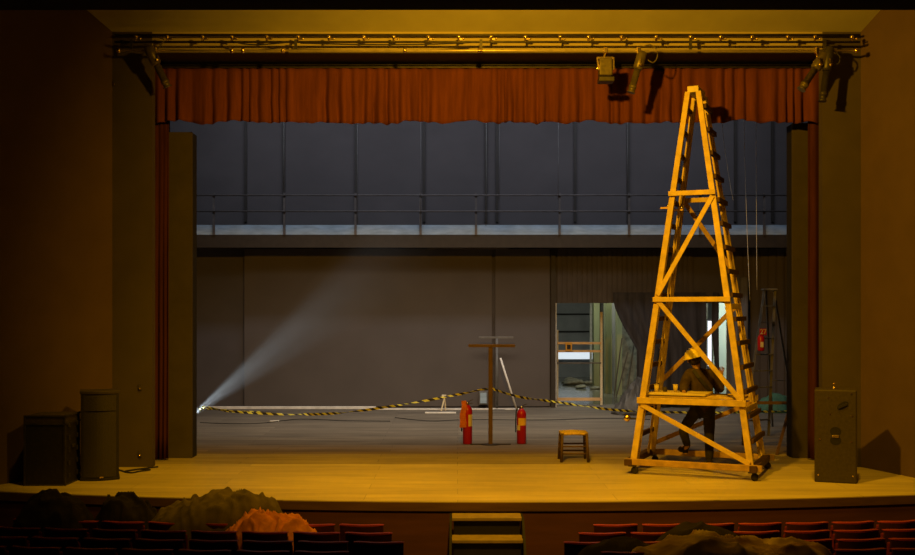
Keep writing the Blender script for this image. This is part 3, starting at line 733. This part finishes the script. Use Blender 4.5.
cable('floor_cable', [(bx(p_[0], p_[1]), p_[1], .012) for p_ in ((395, 23.6), (430, 22.9), (470, 23.2), (540, 23.1), (600, 23.4), (650, 23.2))], .008, 'black_rubber', 'black cable lying behind the fire extinguishers')
cable('floor_cable', [(bx(p_[0], p_[1]), p_[1], .012) for p_ in ((118, 15.9), (130, 15.6), (140, 15.75), (150, 15.9), (138, 15.95), (125, 15.75), (146, 16.05), (158, 16.2))], .012, 'black_rubber', 'looped black cable beside the left loudspeaker')

def tape(pts, label, sag_n=14, h=.042):
    out = []
    for i in range(len(pts) - 1):
        p0, p1, p2, p3 = [Vector(pts[max(0, min(len(pts) - 1, k))]) for k in (i - 1, i, i + 1, i + 2)]
        for q in range(sag_n):
            t = q / sag_n
            out.append(.5 * ((2 * p1) + (p2 - p0) * t + (2 * p0 - 5 * p1 + 4 * p2 - p3) * t * t + (3 * p1 - p0 - 3 * p2 + p3) * t ** 3))
    out.append(Vector(pts[-1])); bm = bmesh.new(); rings = []; acc = 0
    # resample by length
    rs = [out[0]]; step = .035
    for a, b in zip(out, out[1:]):
        L_ = (b - a).length; n_ = max(1, round(L_ / step))
        rs += [a + (b - a) * (k + 1) / n_ for k in range(n_)]
    for i, p_ in enumerate(rs):
        d_ = (rs[min(i + 1, len(rs) - 1)] - rs[max(i - 1, 0)]).normalized()
        n_ = Vector((-d_.y, d_.x, 0)).normalized(); up = n_.cross(d_).normalized()
        th = .9 * math.sin(i * .09) + .5 * math.sin(i * .31)
        u_ = (up * math.cos(th) + n_ * math.sin(th)) * h / 2; w_ = d_.cross(u_).normalized() * .0015; sh = d_ * .028
        rings.append([bm.verts.new(v_) for v_ in (p_ + u_ + sh - w_, p_ + u_ + sh + w_, p_ - u_ - sh + w_, p_ - u_ - sh - w_)])
    for i in range(len(rs) - 1):
        for k in range(4):
            f = bm.faces.new((rings[i][k], rings[i][(k + 1) % 4], rings[i + 1][(k + 1) % 4], rings[i + 1][k])); f.material_index = (i // 2) % 2
    bm.faces.new(rings[0]); bm.faces.new(rings[-1][::-1])
    m_ = MB(); m_.bm.free(); m_.bm = bm
    return tag(m_.build('barrier_tape', ['tape_yellow', 'tape_black'], org=rs[0]), label, 'tape', 'yellow and black barrier tapes')
dP = 18.97
tape([P(200, 409, 19.45), P(206, 407, 19.6), P(230, 411, 19.6), P(262, 413.5, 19.5), P(300, 414.5, 19.5), P(345, 412.5, 19.4), P(400, 405, 19.2), P(440, 398, 19.1), P(487.5, 388.5, dP)], 'yellow and black barrier tape from the left wing up to the T-stand')
tape([P(493, 389, dP), P(520, 397, 19.2), P(560, 402.5, 19.6), P(610, 409.5, 20), P(660, 412, 20.3), P(720, 412.5, 20.6), P(789, 411, 21)], 'yellow and black barrier tape from the T-stand towards the right wing')
tape([P(200, 411, 19.45), P(205, 408.5, 19.7), P(220, 410, 19.8), P(240, 412, 19.8), P(262, 411.5, 19.8)], 'short loose doubled end of barrier tape at the far left')

def extinguisher(loc, h, label, rag=False):
    x, y, z = loc; t = thing('fire_extinguisher', loc, label, 'fire extinguisher', 'fire extinguishers on the stage'); r = .082
    MB().lathe(loc, [(.07, 0), (r, .012), (r, h * .74), (r * .86, h * .80), (r * .5, h * .85), (.03, h * .87)], seg=28).build('cylinder', 'red_metal', t)
    MB().lathe((x, y, z + h * .87), [(.026, 0), (.026, .035), (.018, .05)], seg=14).build('valve', 'chrome', t)
    v_ = MB().beam((x, y, z + h * .93), (x + .09, y, z + h * .985), .025, .012).beam((x, y, z + h * .90), (x + .09, y, z + h * .91), .025, .012)
    v_.build('handle', 'dark_steel', t)
    MB().tube([(x - .015, y - .02, z + h * .90), (x - .07, y - .03, z + h * .90), (x - r - .012, y - .02, z + h * .80), (x - r - .018, y - .01, z + h * .55), (x - r - .018, y, z + h * .28)], .011, 8).build('hose', 'black_rubber', t)
    # curved label on the front of the bottle
    def patch(a0, a1, z0, z1, m, nm):
        q = MB(); seg = 8; rr = r + .0025; lo = []; hi = []
        for i in range(seg + 1):
            a_ = math.radians(a0 + (a1 - a0) * i / seg); c_ = (x + rr * math.sin(a_), y - rr * math.cos(a_))
            lo.append((c_[0], c_[1], z + z0 * h)); hi.append((c_[0], c_[1], z + z1 * h))
        for i in range(seg): q.quad([lo[i], lo[i + 1], hi[i + 1], hi[i]])
        return q.build(nm, m, t)
    if rag:
        patch(10, 75, .40, .66, 'cream_label', 'paper_label')
        g = MB(); n = 9
        for j in range(n):
            zz = z + h * (.93 - .52 * j / (n - 1)); wv = .010 * math.sin(j * 1.1)
            g.box((x - .062 + wv - .003 * j, y - .080 + .006 * math.cos(j), zz), (.085 + .004 * j, .02, h * .075), .25 * math.sin(j * .8))
        g.build('orange_rag', 'orange_cloth', t, bevel=.006)
    else:
        patch(-45, 62, .46, .64, 'yellow_label', 'paper_label'); patch(-70, -20, .34, .46, 'cream_label', 'paper_label')
    return t
q1 = P(467.5, 444, 19.05); q1.z = 0; q2 = P(521.5, 443.5, 19.1); q2.z = 0
extinguisher(q1, .78, 'red fire extinguisher with an orange rag hanging from its handle, left of the T-stand', True)
extinguisher(q2, .70, 'red fire extinguisher with a yellow label, right of the T-stand')

# ------------------------------------------------------------------ doorway barrier, junk in the back room
d = 26.9
t = thing('doorway_barrier', P(600, 402, d), 'wooden barrier frame with orange rails standing in the bright doorway', 'barrier')
MB().box2((bx(600.2, d), d - .03, 0), (bx(602.4, d), d + .03, bz(312, d))).build('post', 'cream_label', t)
MB().box2((bx(557, d), d - .03, 0), (bx(558.2, d), d + .03, bz(330, d))).build('post', 'cream_label', t)
for (ya, yb, m_) in ((342, 344.2, 'plank_orange'), (350, 352.2, 'plank_orange'), (362.3, 363.6, 'rail_steel'), (397.5, 400.5, 'plank_orange')):
    MB().box2((bx(557, d), d - .055, bz(yb, d)), (bx(601, d), d - .031, bz(ya, d))).build('rail', m_, t)
t2 = thing('tool_pouch', P(568, 350, d - .1), 'orange and black pouch hanging on the rails of the doorway barrier', 'pouch')
MB().box2((bx(565, d), d - .13, bz(351, d)), (bx(571.5, d), d - .057, bz(342, d))).build('pouch_body', 'orange_box', t2, bevel=.01)
MB().box2((bx(566.5, d), d - .15, bz(349, d)), (bx(570, d), d - .131, bz(344.5, d))).build('pouch_pocket', 'black_rubber', t2)
# timber leaning in the back room
for i, (xa, ya, xb, yb, dd, lb) in enumerate(((614, 384, 622, 338, 29.3, 'pale timber pole leaning furthest left in the back room'), (616, 388, 628, 352, 28.8, 'short pale timber pole leaning low in the back room'), (626, 390, 634, 345, 28.6, 'pale timber pole leaning beside the black drape'))):
    a = P(xa, ya, dd); a.z = .01; b = P(xb, yb, dd)
    tag(MB().beam(a, b, .03, .03, (0, 1, 0)).build('timber_pole', 'grey_steel', org=a), lb, 'pole', 'poles leaning in the back room')
for i in range(9):
    x = bx(random.uniform(560, 612), 34); y = random.uniform(32, 35.5); s_ = random.uniform(.15, .4); nm_ = ['rubble_block']
    lb = 'dark lump of rubble on the back room floor behind the doorway barrier'
    q = MB().ball((x, y, s_ * .25), (s_, s_ * .7, s_ * .3), 2)
    for v in q.bm.verts: v.co += Vector((1, 1, 1)) * noise.noise(v.co * 4) * .06
    for v in q.bm.verts: v.co.z = max(v.co.z, 0)
    o = q.build('rubble_lump', 'rubble', org=(x, y, 0)); tag(o, lb, 'rubble', 'rubble in the back room')
# black drapes in the opening
def left1(z):
    top = bx(613, 26.0); t = (OZ + .05 - z) / OZ
    return top + max(0.0, min(1.0, t * 2.2)) ** 1.3 * .56
o = curtain('black_drape', bx(613, 26.0), bx(706, 26.0), 26.0, .02, OZ + .25, 'drape_black', .07, .30, 0, 21, left=left1)
tag(o, 'wide black drape gathered across the right of the doorway, behind the tower', 'drape', 'drapes over the back opening')
o = curtain('black_drape', bx(713, 26.05), bx(718.5, 26.05), 26.05, .02, OZ + .25, 'drape_black', .05, .14, 0, 22, left=lambda z: bx(713.2 + 1.5 * math.sin(z * 2.2), 26.05))
tag(o, 'narrow black drape strip beside the glowing slit', 'drape', 'drapes over the back opening')
o = curtain('grey_drape', bx(727.5, 25.9), bx(748, 25.9), 25.9, .02, OZ + .6, 'drape_grey', .06, .2, 0, 23)
tag(o, 'grey pleated drape right of the pale bright gap', 'drape', 'drapes over the back opening')
# heap of grey sheeting on the floor left of the drape
def heap(name, c, rx, ry, h, seed, m, fold=(1, .35), amp=.10, n=80, rz=0.0, zb=0.0, p=2.0, flat=.0, freq=3.0, prof=None):
    bm = bmesh.new(); g = []; c = Vector(c); fx_, fy_ = fold
    for j in range(n + 1):
        row = []
        for i in range(n + 1):
            u = -1 + 2 * i / n; v = -1 + 2 * j / n
            # square to disc
            x_ = u * math.sqrt(1 - v * v / 2); y_ = v * math.sqrt(1 - u * u / 2); rr = min(1, math.hypot(x_, y_))
            e = 1 + .13 * noise.noise((x_ * 2.2, y_ * 2.2, seed))
            base = (1 - rr ** p) ** .62
            if prof: base *= prof(x_)
            q = Vector((x_ * rx * freq, y_ * ry * freq, seed * 3.3))
            w1 = noise.noise(q * .8); f1 = (q.x * fx_ + q.y * fy_) * 1.7 + w1 * 3.2
            rid = 1 - abs(math.sin(f1 * 1.6)); rid2 = 1 - abs(noise.noise(q * 1.9)) * 2
            zz = h * base * (1 + .16 * noise.noise(q * .45)) + amp * base ** .5 * (rid ** 2 * .6 + rid2 * .25 + .08 * noise.noise(q * 4.0) - .32)
            P_ = Matrix.Rotation(rz, 3, 'Z') @ Vector((x_ * rx * e, y_ * ry * e, 0)) + Vector((c.x, c.y, c.z + max(zz, 0) if rr < .995 else c.z))
            row.append(bm.verts.new(P_))
        g.append(row)
    for j in range(n):
        for i in range(n):
            f = bm.faces.new((g[j][i], g[j][i + 1], g[j + 1][i + 1], g[j + 1][i])); f.smooth = True
    rim = g[0] + [r_[-1] for r_ in g[1:]] + g[-1][-2::-1] + [r_[0] for r_ in g[-2:0:-1]]
    bm.faces.new(rim)
    m_ = MB(); m_.bm.free(); m_.bm = bm
    return m_.build(name, m, org=c)
q = P(634, 401, 24.6); q.z = 0
tag(heap('plastic_sheeting', q, .50, .45, .80, 4, 'sheet_grey', (1, .2), .25, prof=lambda x: .45 + .55 * max(0, min(1, (x + .7))), freq=5), 'crumpled grey sheeting heaped at the foot of the black drape', 'sheeting')
q = P(775, 409, 25.0); q.z = 0
tag(heap('green_tarpaulin', q, .48, .3, .42, 9, 'green_cloth', (1, .3), .08, freq=4), 'dark green tarpaulin bundled at the wall by the stepladder', 'tarpaulin')
# glowing upright tube in the slit
q = P(710, 360, 26.3)
t = thing('tube_light', (q.x, 26.6, 0), 'upright glowing white tube light behind the drapes right of the person', 'tube light')
MB().tube([P(709.6, 366, 26.6), P(709.6, 321, 26.6)], .045, 12).build('tube', 'tube_glow', t)
MB().box2((P(710, 0, 26.6).x - .05, 26.66, 0), (P(710, 0, 26.6).x + .05, 26.70, 2.1)).build('batten', 'grey_steel', t)
MB().box2((P(710, 0, 26.6).x - .15, 26.55, 0), (P(710, 0, 26.6).x + .15, 26.8, .04)).build('foot', 'grey_steel', t)

# ------------------------------------------------------------------ stepladder, extinguisher on it
dl = 20.5
t = thing('stepladder', (bx(768, dl), dl, 0), 'tall thin steel stepladder standing between the tower and the right flat', 'stepladder')
def lp(px, py, dd): return P(px, py, dd)
topL, topR = lp(764.5, 290, 20.6), lp(775, 290, 20.6)
fl = Vector((bx(743, 20.0), 20.0, 0)); fr_ = Vector((bx(762, 20.3), 20.3, 0)); bl = Vector((bx(777, 21.6), 21.9, 0)); br_ = Vector((bx(793, 22.4), 22.2, 0))
for (a, b) in ((fl, topL), (fr_ + Vector((.12, 0, 0)), topR)): MB().beam(a, b, .045, .03, (0, 1, 0)).build('rail', 'grey_steel', t)
for (a, b) in ((bl, topL + Vector((.05, .08, 0))), (br_, topR + Vector((0, .08, 0)))): MB().beam(a, b, .035, .025, (0, 1, 0)).build('leg', 'grey_steel', t)
for k in range(1, 9):
    f = k / 9; MB().beam(fl.lerp(topL, f), (fr_ + Vector((.12, 0, 0))).lerp(topR, f), .07, .022).build('step', 'grey_steel', t)
MB().box((topL + topR) / 2 + Vector((0, .03, .01)), (.26, .2, .03)).build('top_cap', 'grey_steel', t, bevel=.005)
MB().beam(bl.lerp(topL, .35), br_.lerp(topR, .35), .03, .02).build('spreader', 'grey_steel', t)
q = P(761, 351, 20.15)
t = thing('hanging_extinguisher', q, 'small red fire extinguisher with a white label hanging on the stepladder', 'fire extinguisher')
MB().lathe(q, [(.05, 0), (.062, .02), (.062, .24), (.04, .29), (.02, .31)], seg=20).build('cylinder', 'red_metal', t)
MB().box(q + Vector((0, -.062, .12)), (.055, .008, .10)).build('paper_label', 'cream_label', t)
MB().box(q + Vector((.03, -.03, .35)), (.13, .02, .12), .2).build('sign_plate', 'red_metal', t)
cu = bpy.data.curves.new('sign_number', 'FONT'); cu.body = '27'; cu.size = .13; cu.extrude = .002; cu.align_x = 'CENTER'; cu.align_y = 'CENTER'
ct = bpy.data.objects.new('sign_number', cu); C.objects.link(ct); bpy.context.view_layer.update()
nm = bpy.data.meshes.new_from_object(ct.evaluated_get(bpy.context.evaluated_depsgraph_get())); bpy.data.objects.remove(ct)
nm.materials.append(M['cream_label'])
o = bpy.data.objects.new('sign_number', nm); C.objects.link(o); o.parent = t; o.location = (.03, -.045, .35); o.rotation_euler = (PI / 2, 0, .2)
MB().tube([q + Vector((0, 0, .30)), q + Vector((.02, .05, .42)), q + Vector((.03, .1, .40))], .008, 6).build('hook', 'dark_steel', t)
# sawhorse by the right flat
a = P(791, 403, 18.6); b = Vector((bx(778.5, 17.5), 17.6, 0))
t = thing('wooden_trestle', (bx(785, 18), 18, 0), 'thin brown wooden trestle in front of the stepladder by the right flat', 'trestle')
MB().beam(b, a, .04, .03, (0, 1, 0)).build('leg', 'brown_wood', t)
MB().beam(Vector((bx(795, 18.9), 18.9, 0)), a, .04, .03, (0, 1, 0)).build('leg', 'brown_wood', t)
b2 = Vector((bx(743, 18.9), 18.9, 0)); a2 = P(744, 400, 18.7); a2.z = a.z
MB().beam(b2, a2, .045, .03, (0, 1, 0)).build('leg', 'brown_wood', t)
MB().beam(a2, a, .05, .05).build('top_bar', 'brown_wood', t)

# ------------------------------------------------------------------ loudspeakers and cases
def speaker_curved(x, y, label):
    t = thing('loudspeaker', (x, y, 0), label, 'loudspeaker', 'loudspeakers on the apron'); H = 1.22; W = .52
    def prof(s=0): return [(x - W / 2 + s, y + .42), (x - W / 2 + s, y + .04)] + [(x + (-W / 2 + s) + (W - 2 * s) * i / 12, y + .04 - (.075 - s) * math.sin(PI * i / 12)) for i in range(13)][1:-1] + [(x + W / 2 - s, y + .04), (x + W / 2 - s, y + .42)]
    MB().prism(prof(.012), .02, H - .02).build('cabinet', 'speaker_black', t)
    MB().prism(prof(), H - .045, H).build('top_panel', 'speaker_brown', t, bevel=.008)
    MB().prism(prof(), 0, .035).build('plinth', 'speaker_black', t, bevel=.006)
    g = [(x + (-W / 2 + .03) + (W - .06) * i / 12, y + .035 - .075 * math.sin(PI * i / 12)) for i in range(13)]
    MB().prism(g + [(x + W / 2 - .03, y + .05), (x - W / 2 + .03, y + .05)], .05, .93).build('lower_grille', 'grille', t)
    MB().prism(g + [(x + W / 2 - .03, y + .05), (x - W / 2 + .03, y + .05)], .95, H - .06).build('upper_grille', 'grille', t)
    MB().box((x + .02, y - .045, .05), (.05, .012, .02)).build('badge', 'brass', t)
    t.rotation_euler = (0, 0, math.radians(18)); return t
speaker_curved(-4.86, 14.95, 'tall dark loudspeaker with a curved front on the left of the apron')
# right speaker
x, y = 5.07, 14.75
t = thing('loudspeaker', (x, y, 0), 'tall brown loudspeaker with handle holes on the right of the apron', 'loudspeaker', 'loudspeakers on the apron'); H = 1.25; W = .54
MB().box2((x - W / 2, y, 0), (x + W / 2, y + .45, H)).build('cabinet', 'speaker_brown', t, bevel=.018)
for (cx_, cz, r1, r2, rz) in ((x + .09, 1.04, .065, .038, .5),):
    q = MB()
    q.lathe((cx_, y - .004, cz), [(.062, 0), (.062, .006)], (0, 1, 0), 24); 
    for v in q.bm.verts: v.co.x = cx_ + (v.co.x - cx_) * 1.15; v.co.z = cz + (v.co.z - cz) * .8 + (v.co.x - cx_) * .45
    q.build('handle_recess', 'black_paint', t)
    MB().beam((cx_ - .06, y - .012, cz - .03), (cx_ + .06, y - .012, cz + .025), .02, .03).build('handle', 'speaker_black', t)
for cz in (.69, .57):
    q = MB(); q.lathe((x - .0, y - .004, cz), [(.072, 0), (.072, .006)], (0, 1, 0), 28)
    for v in q.bm.verts: v.co.z = cz + (v.co.z - cz) * .85
    q.build('handle_recess', 'black_paint', t)
MB().box((x, y - .012, .63), (.09, .02, .03)).build('handle', 'brass', t, bevel=.006)
for (dx, dz) in ((-.09, 1.14), (-.07, .92), (.21, .9), (.2, .56), (-.2, .58), (-.22, .1), (.22, .1), (.2, 1.2)):
    MB().lathe((x + dx, y - .006, dz), [(.012, 0), (.012, .006)], (0, 1, 0), 10).build('screw', 'brass', t)
MB().lathe((x - .02, y + .2, H), [(.03, 0), (.03, .012), (.012, .02), (.012, .06), (.02, .065), (.02, .08)], seg=14).build('pole_socket', 'brass', t)
t.rotation_euler = (0, 0, math.radians(-19))
# flight cases on the left
def flightcase(x0, x1, y0, y1, z0, z1, label, dials=0):
    t = thing('flight_case', ((x0 + x1) / 2, (y0 + y1) / 2, z0), label, 'case', 'flight cases at the left wall')
    MB().box2((x0 + .01, y0 + .01, z0 + .01), (x1 - .01, y1 - .01, z1 - .12)).build('case_body', 'speaker_black', t)
    MB().box2((x0 + .01, y0 + .01, z1 - .112), (x1 - .01, y1 - .01, z1 - .005)).build('lid', 'speaker_brown', t, bevel=.006)
    for zz in (z0 + .012, z1 - .116, z1 - .012):
        e = MB()
        e.box2((x0, y0, zz - .012), (x1, y0 + .02, zz + .012)); e.box2((x1 - .02, y0, zz - .012), (x1, y1, zz + .012)); e.build('edge_strip', 'dark_steel', t)
    for xx in (x0, x1 - .024): MB().box2((xx, y0 - .002, z0), (xx + .024, y0 + .02, z1)).build('edge_strip', 'dark_steel', t)
    for k in range(5):
        for j in range(2):
            MB().box((x1 + .004, y0 + .14 + j * (y1 - y0 - .28), z0 + .12 + k * (z1 - z0 - .26) / 4), (.012, .07, .06)).build('latch', 'dark_steel', t, bevel=.004)
    MB().box((x1 + .008, (y0 + y1) / 2, z0 + .5), (.014, .12, .05)).build('handle', 'dark_steel', t, bevel=.005)
    return t
flightcase(-5.72, -5.17, 14.5, 15.1, 0, .93, 'large dark flight case beside the left loudspeaker')

# ------------------------------------------------------------------ steps up to the stage
sx = .345; W = .82
t = thing('stage_steps', (sx, 12.7, hz(12.7)), 'small flight of dark wooden steps with bright treads at the stage centre', 'steps')
for k in range(4):
    zt = -.12 - .205 * k; y1 = 13.22 - .27 * k; y0 = y1 - .30
    MB().box2((sx - W / 2, y0, zt - .04), (sx + W / 2, y1, zt)).build('tread', 'step_wood', t, bevel=.006)  # treads in a lighter wood than the black risers
    MB().box2((sx - W / 2 + .02, y1 - .05 - .22, zt - .205), (sx + W / 2 - .02, y1 - .03 - .22, zt - .042)).build('riser', 'black_paint', t)
for s_ in (-1, 1):
    xx = sx + s_ * (W / 2 + .015)
    q = MB(); prof = [(13.26, -.13), (12.92, -.13), (12.0, -.80), (12.0, -.97), (13.26, -1.0)]
    a_ = q._v([(xx - .013, a, b) for a, b in prof]); b__ = q._v([(xx + .013, a, b) for a, b in prof])
    q.bm.faces.new(a_); q.bm.faces.new(b__[::-1])
    for i in range(5): q.bm.faces.new((a_[i], a_[(i + 1) % 5], b__[(i + 1) % 5], b__[i]))
    q.build('stringer', 'black_paint', t)

# ------------------------------------------------------------------ theatre seats
def arc_back(y_in, th, z0, z1, half, curve=.085, n=12, lean=.10, top=.0):
    """curved upright shell; +y is the stage side"""
    q = MB(); A = []; 
    for zz in (z0, (z0 + z1) / 2, z1):
        r_ = []
        for side in (0, 1):
            for i in range(n + 1):
                u = -1 + 2 * i / n; yy = y_in + curve * u * u - lean * (zz - z0) + side * th
                z_ = zz - (top * abs(u) ** 6 if zz == z1 else 0)
                r_.append(q.bm.verts.new((u * half, yy, z_)))
        A.append(r_)
    N_ = n + 1
    for k in range(2):
        for i in range(n):
            q.bm.faces.new((A[k][i], A[k][i + 1], A[k + 1][i + 1], A[k + 1][i])); q.bm.faces.new((A[k][N_ + i + 1], A[k][N_ + i], A[k + 1][N_ + i], A[k + 1][N_ + i + 1]))
        q.bm.faces.new((A[k][N_], A[k][0], A[k + 1][0], A[k + 1][N_])); q.bm.faces.new((A[k][n], A[k][N_ + n], A[k + 1][N_ + n], A[k + 1][n]))
    for i in range(n):
        q.bm.faces.new((A[2][i], A[2][i + 1], A[2][N_ + i + 1], A[2][N_ + i])); q.bm.faces.new((A[0][i + 1], A[0][i], A[0][N_ + i], A[0][N_ + i + 1]))
    return q
seat0 = thing('theatre_seat', (0, 0, 0), 'x', 'seat', 'x')
arc_back(0, .03, .30, .865, .245).build('back_shell', 'seat_shell', seat0, bevel=.006)
arc_back(.031, .07, .42, .83, .235, lean=.10).build('backrest', 'seat_red', seat0, bevel=.02)
arc_back(-.0565, .055, .866, .885, .25, lean=0, top=.012).build('top_trim', 'seat_trim', seat0, bevel=.006)
MB().box((0, .33, .42), (.46, .42, .09)).build('seat_cushion', 'seat_red', seat0, bevel=.03)
for s_ in (-1, 1):
    MB().box((s_ * .262, .22, .30), (.03, .30, .60)).build('side_panel', 'seat_metal', seat0, bevel=.006)
    MB().box((s_ * .262, .24, .625), (.05, .34, .04)).build('armrest', 'seat_shell', seat0, bevel=.012)
ORD = ['first', 'second', 'third', 'fourth', 'fifth', 'sixth', 'seventh', 'eighth', 'ninth', 'tenth', 'eleventh']
ROWN = ['front row nearest the stage', 'second row from the stage', 'third row from the stage', 'fourth row from the stage']
used = False
rows = [(12.28, -.80, 1.50, 8, 9), (11.53, -.66, 1.25, 8, 9), (10.80, -.50, 1.02, 8, 9), (10.10, -.98, 1.30, 7, 8)]
for r_, (yr, xl, xr, nl, nr) in enumerate(rows):
    for blk, x_in, n_, s_ in (('left', xl, nl, -1), ('right', xr, nr, 1)):
        for k in range(n_):
            x = x_in + s_ * (.28 + k * .555); y = yr + .018 * (x - .4) ** 2
            rz = math.atan(2 * .018 * (x - .4))
            o = seat0 if not used else copy_tree(seat0)
            used = True
            o.location = (x, y, hz(y) - .012 + .0); o.rotation_euler = (0, 0, rz)
            o['label'] = 'red theatre seat, %s from the aisle, %s block, %s' % (ORD[k], blk, ROWN[r_])
            o['group'] = 'red theatre seats in the %s block' % blk

# ------------------------------------------------------------------ cloth heaps over the seats
def H(name, px0, px1, ytop, d, ry, zb, m, seed, label, cat='cloth heap', **kw):
    x0, x1 = bx(px0, d), bx(px1, d); zt = bz(ytop, d)
    return tag(heap(name, ((x0 + x1) / 2, d, zb), (x1 - x0) / 2, ry, zt - zb, seed, m, **kw), label, cat, 'cloth heaps over the seats')
H('cloth_heap', 138, 292, 492, 12.78, .42, -.62, 'cloth_olive', 3, 'big grey brown cloth heap over the front seats, left of the orange one', fold=(1.0, .7), amp=.10, p=5, freq=4.5, prof=lambda x: .93 + .07 * x)
H('cloth_heap', 88, 168, 497, 12.9, .32, -.62, 'cloth_dark', 8, 'blackish cloth heap directly left of the big grey brown heap', fold=(.9, .9), amp=.14, p=4, freq=4.5)
H('cloth_heap', 5, 100, 497, 12.8, .40, -.62, 'cloth_dark', 11, 'dark cloth heap at the far left before the flight case', fold=(.6, .9), amp=.12, p=3.4, freq=4)
H('orange_cloth', 212, 328, 513, 12.1, .42, -.5, 'cloth_orange', 5, 'bright orange crumpled cloth heap over the left seats', fold=(1, .5), amp=.11, p=3.2, freq=6, prof=lambda x: 1.0 - .13 * max(0, x) - .10 * max(0, -x - .3))
H('cloth_heap', 640, 765, 525, 11.4, .36, -.45, 'cloth_dark', 14, 'black cloth mound over the right seats behind the golden cloth', fold=(.5, 1), amp=.06, p=2.4, freq=3.5)
H('cloth_heap', 565, 680, 542, 10.7, .40, -.35, 'cloth_dark', 15, 'low black cloth mound left of the golden cloth', fold=(.5, 1), amp=.06, p=2.6, freq=3.5)
H('golden_cloth', 625, 838, 541, 10.15, .40, -.3, 'cloth_gold', 6, 'golden brown crumpled cloth spread over the nearest right seats', fold=(.22, 1.3), amp=.10, p=8, freq=3.2)

# ------------------------------------------------------------------ dust lit by the wing flood light
t = thing('floor_spotlight', BEAM0 - Vector((0, 0, .35)), 'low floodlight at the left flat that throws the pale shaft of light', 'floodlight')
ad = (BEAM1 - BEAM0).normalized()
MB().lathe(BEAM0 - ad * .22, [(.05, 0), (.09, .03), (.11, .17), (.11, .19), (.095, .19), (.08, .06)], ad, 20).build('lamp_housing', 'dark_steel', t)
bb = MB().tube([(BEAM0.x - .12, BEAM0.y, 0), BEAM0 - ad * .12], .015, 8); bb.box((BEAM0.x - .12, BEAM0.y, .01), (.3, .3, .02)); bb.build('stand', 'dark_steel', t)
L_ = 6.0; q = MB(); q.lathe(BEAM0 + ad * .02, [(.012, 0), (math.tan(math.radians(11)) * L_, L_), ], ad, 40)
hz_o = tag(q.build('haze', 'black_paint', org=BEAM0), 'thin pale dust haze hanging in the shaft of light', 'haze', kind='stuff')
hm = bpy.data.materials.new('dust'); hm.use_nodes = True; nt = hm.node_tree; nt.nodes.remove(nt.nodes['Principled BSDF'])
vs = nt.nodes.new('ShaderNodeVolumeScatter'); 
_tc = nt.nodes.new('ShaderNodeTexCoord'); _ln = nt.nodes.new('ShaderNodeVectorMath'); _ln.operation = 'LENGTH'
_mr = nt.nodes.new('ShaderNodeMapRange'); _mr.inputs['From Min'].default_value = .2; _mr.inputs['From Max'].default_value = 5.4
_mr.inputs['To Min'].default_value = .032; _mr.inputs['To Max'].default_value = 0.0
nt.links.new(_tc.outputs['Object'], _ln.inputs[0]); nt.links.new(_ln.outputs['Value'], _mr.inputs['Value']); nt.links.new(_mr.outputs['Result'], vs.inputs['Density'])
vs.inputs['Color'].default_value = (.95, .97, 1, 1); vs.inputs['Anisotropy'].default_value = 0
nt.links.new(vs.outputs[0], nt.nodes['Material Output'].inputs['Volume'])
hz_o.data.materials.clear(); hz_o.data.materials.append(hm)
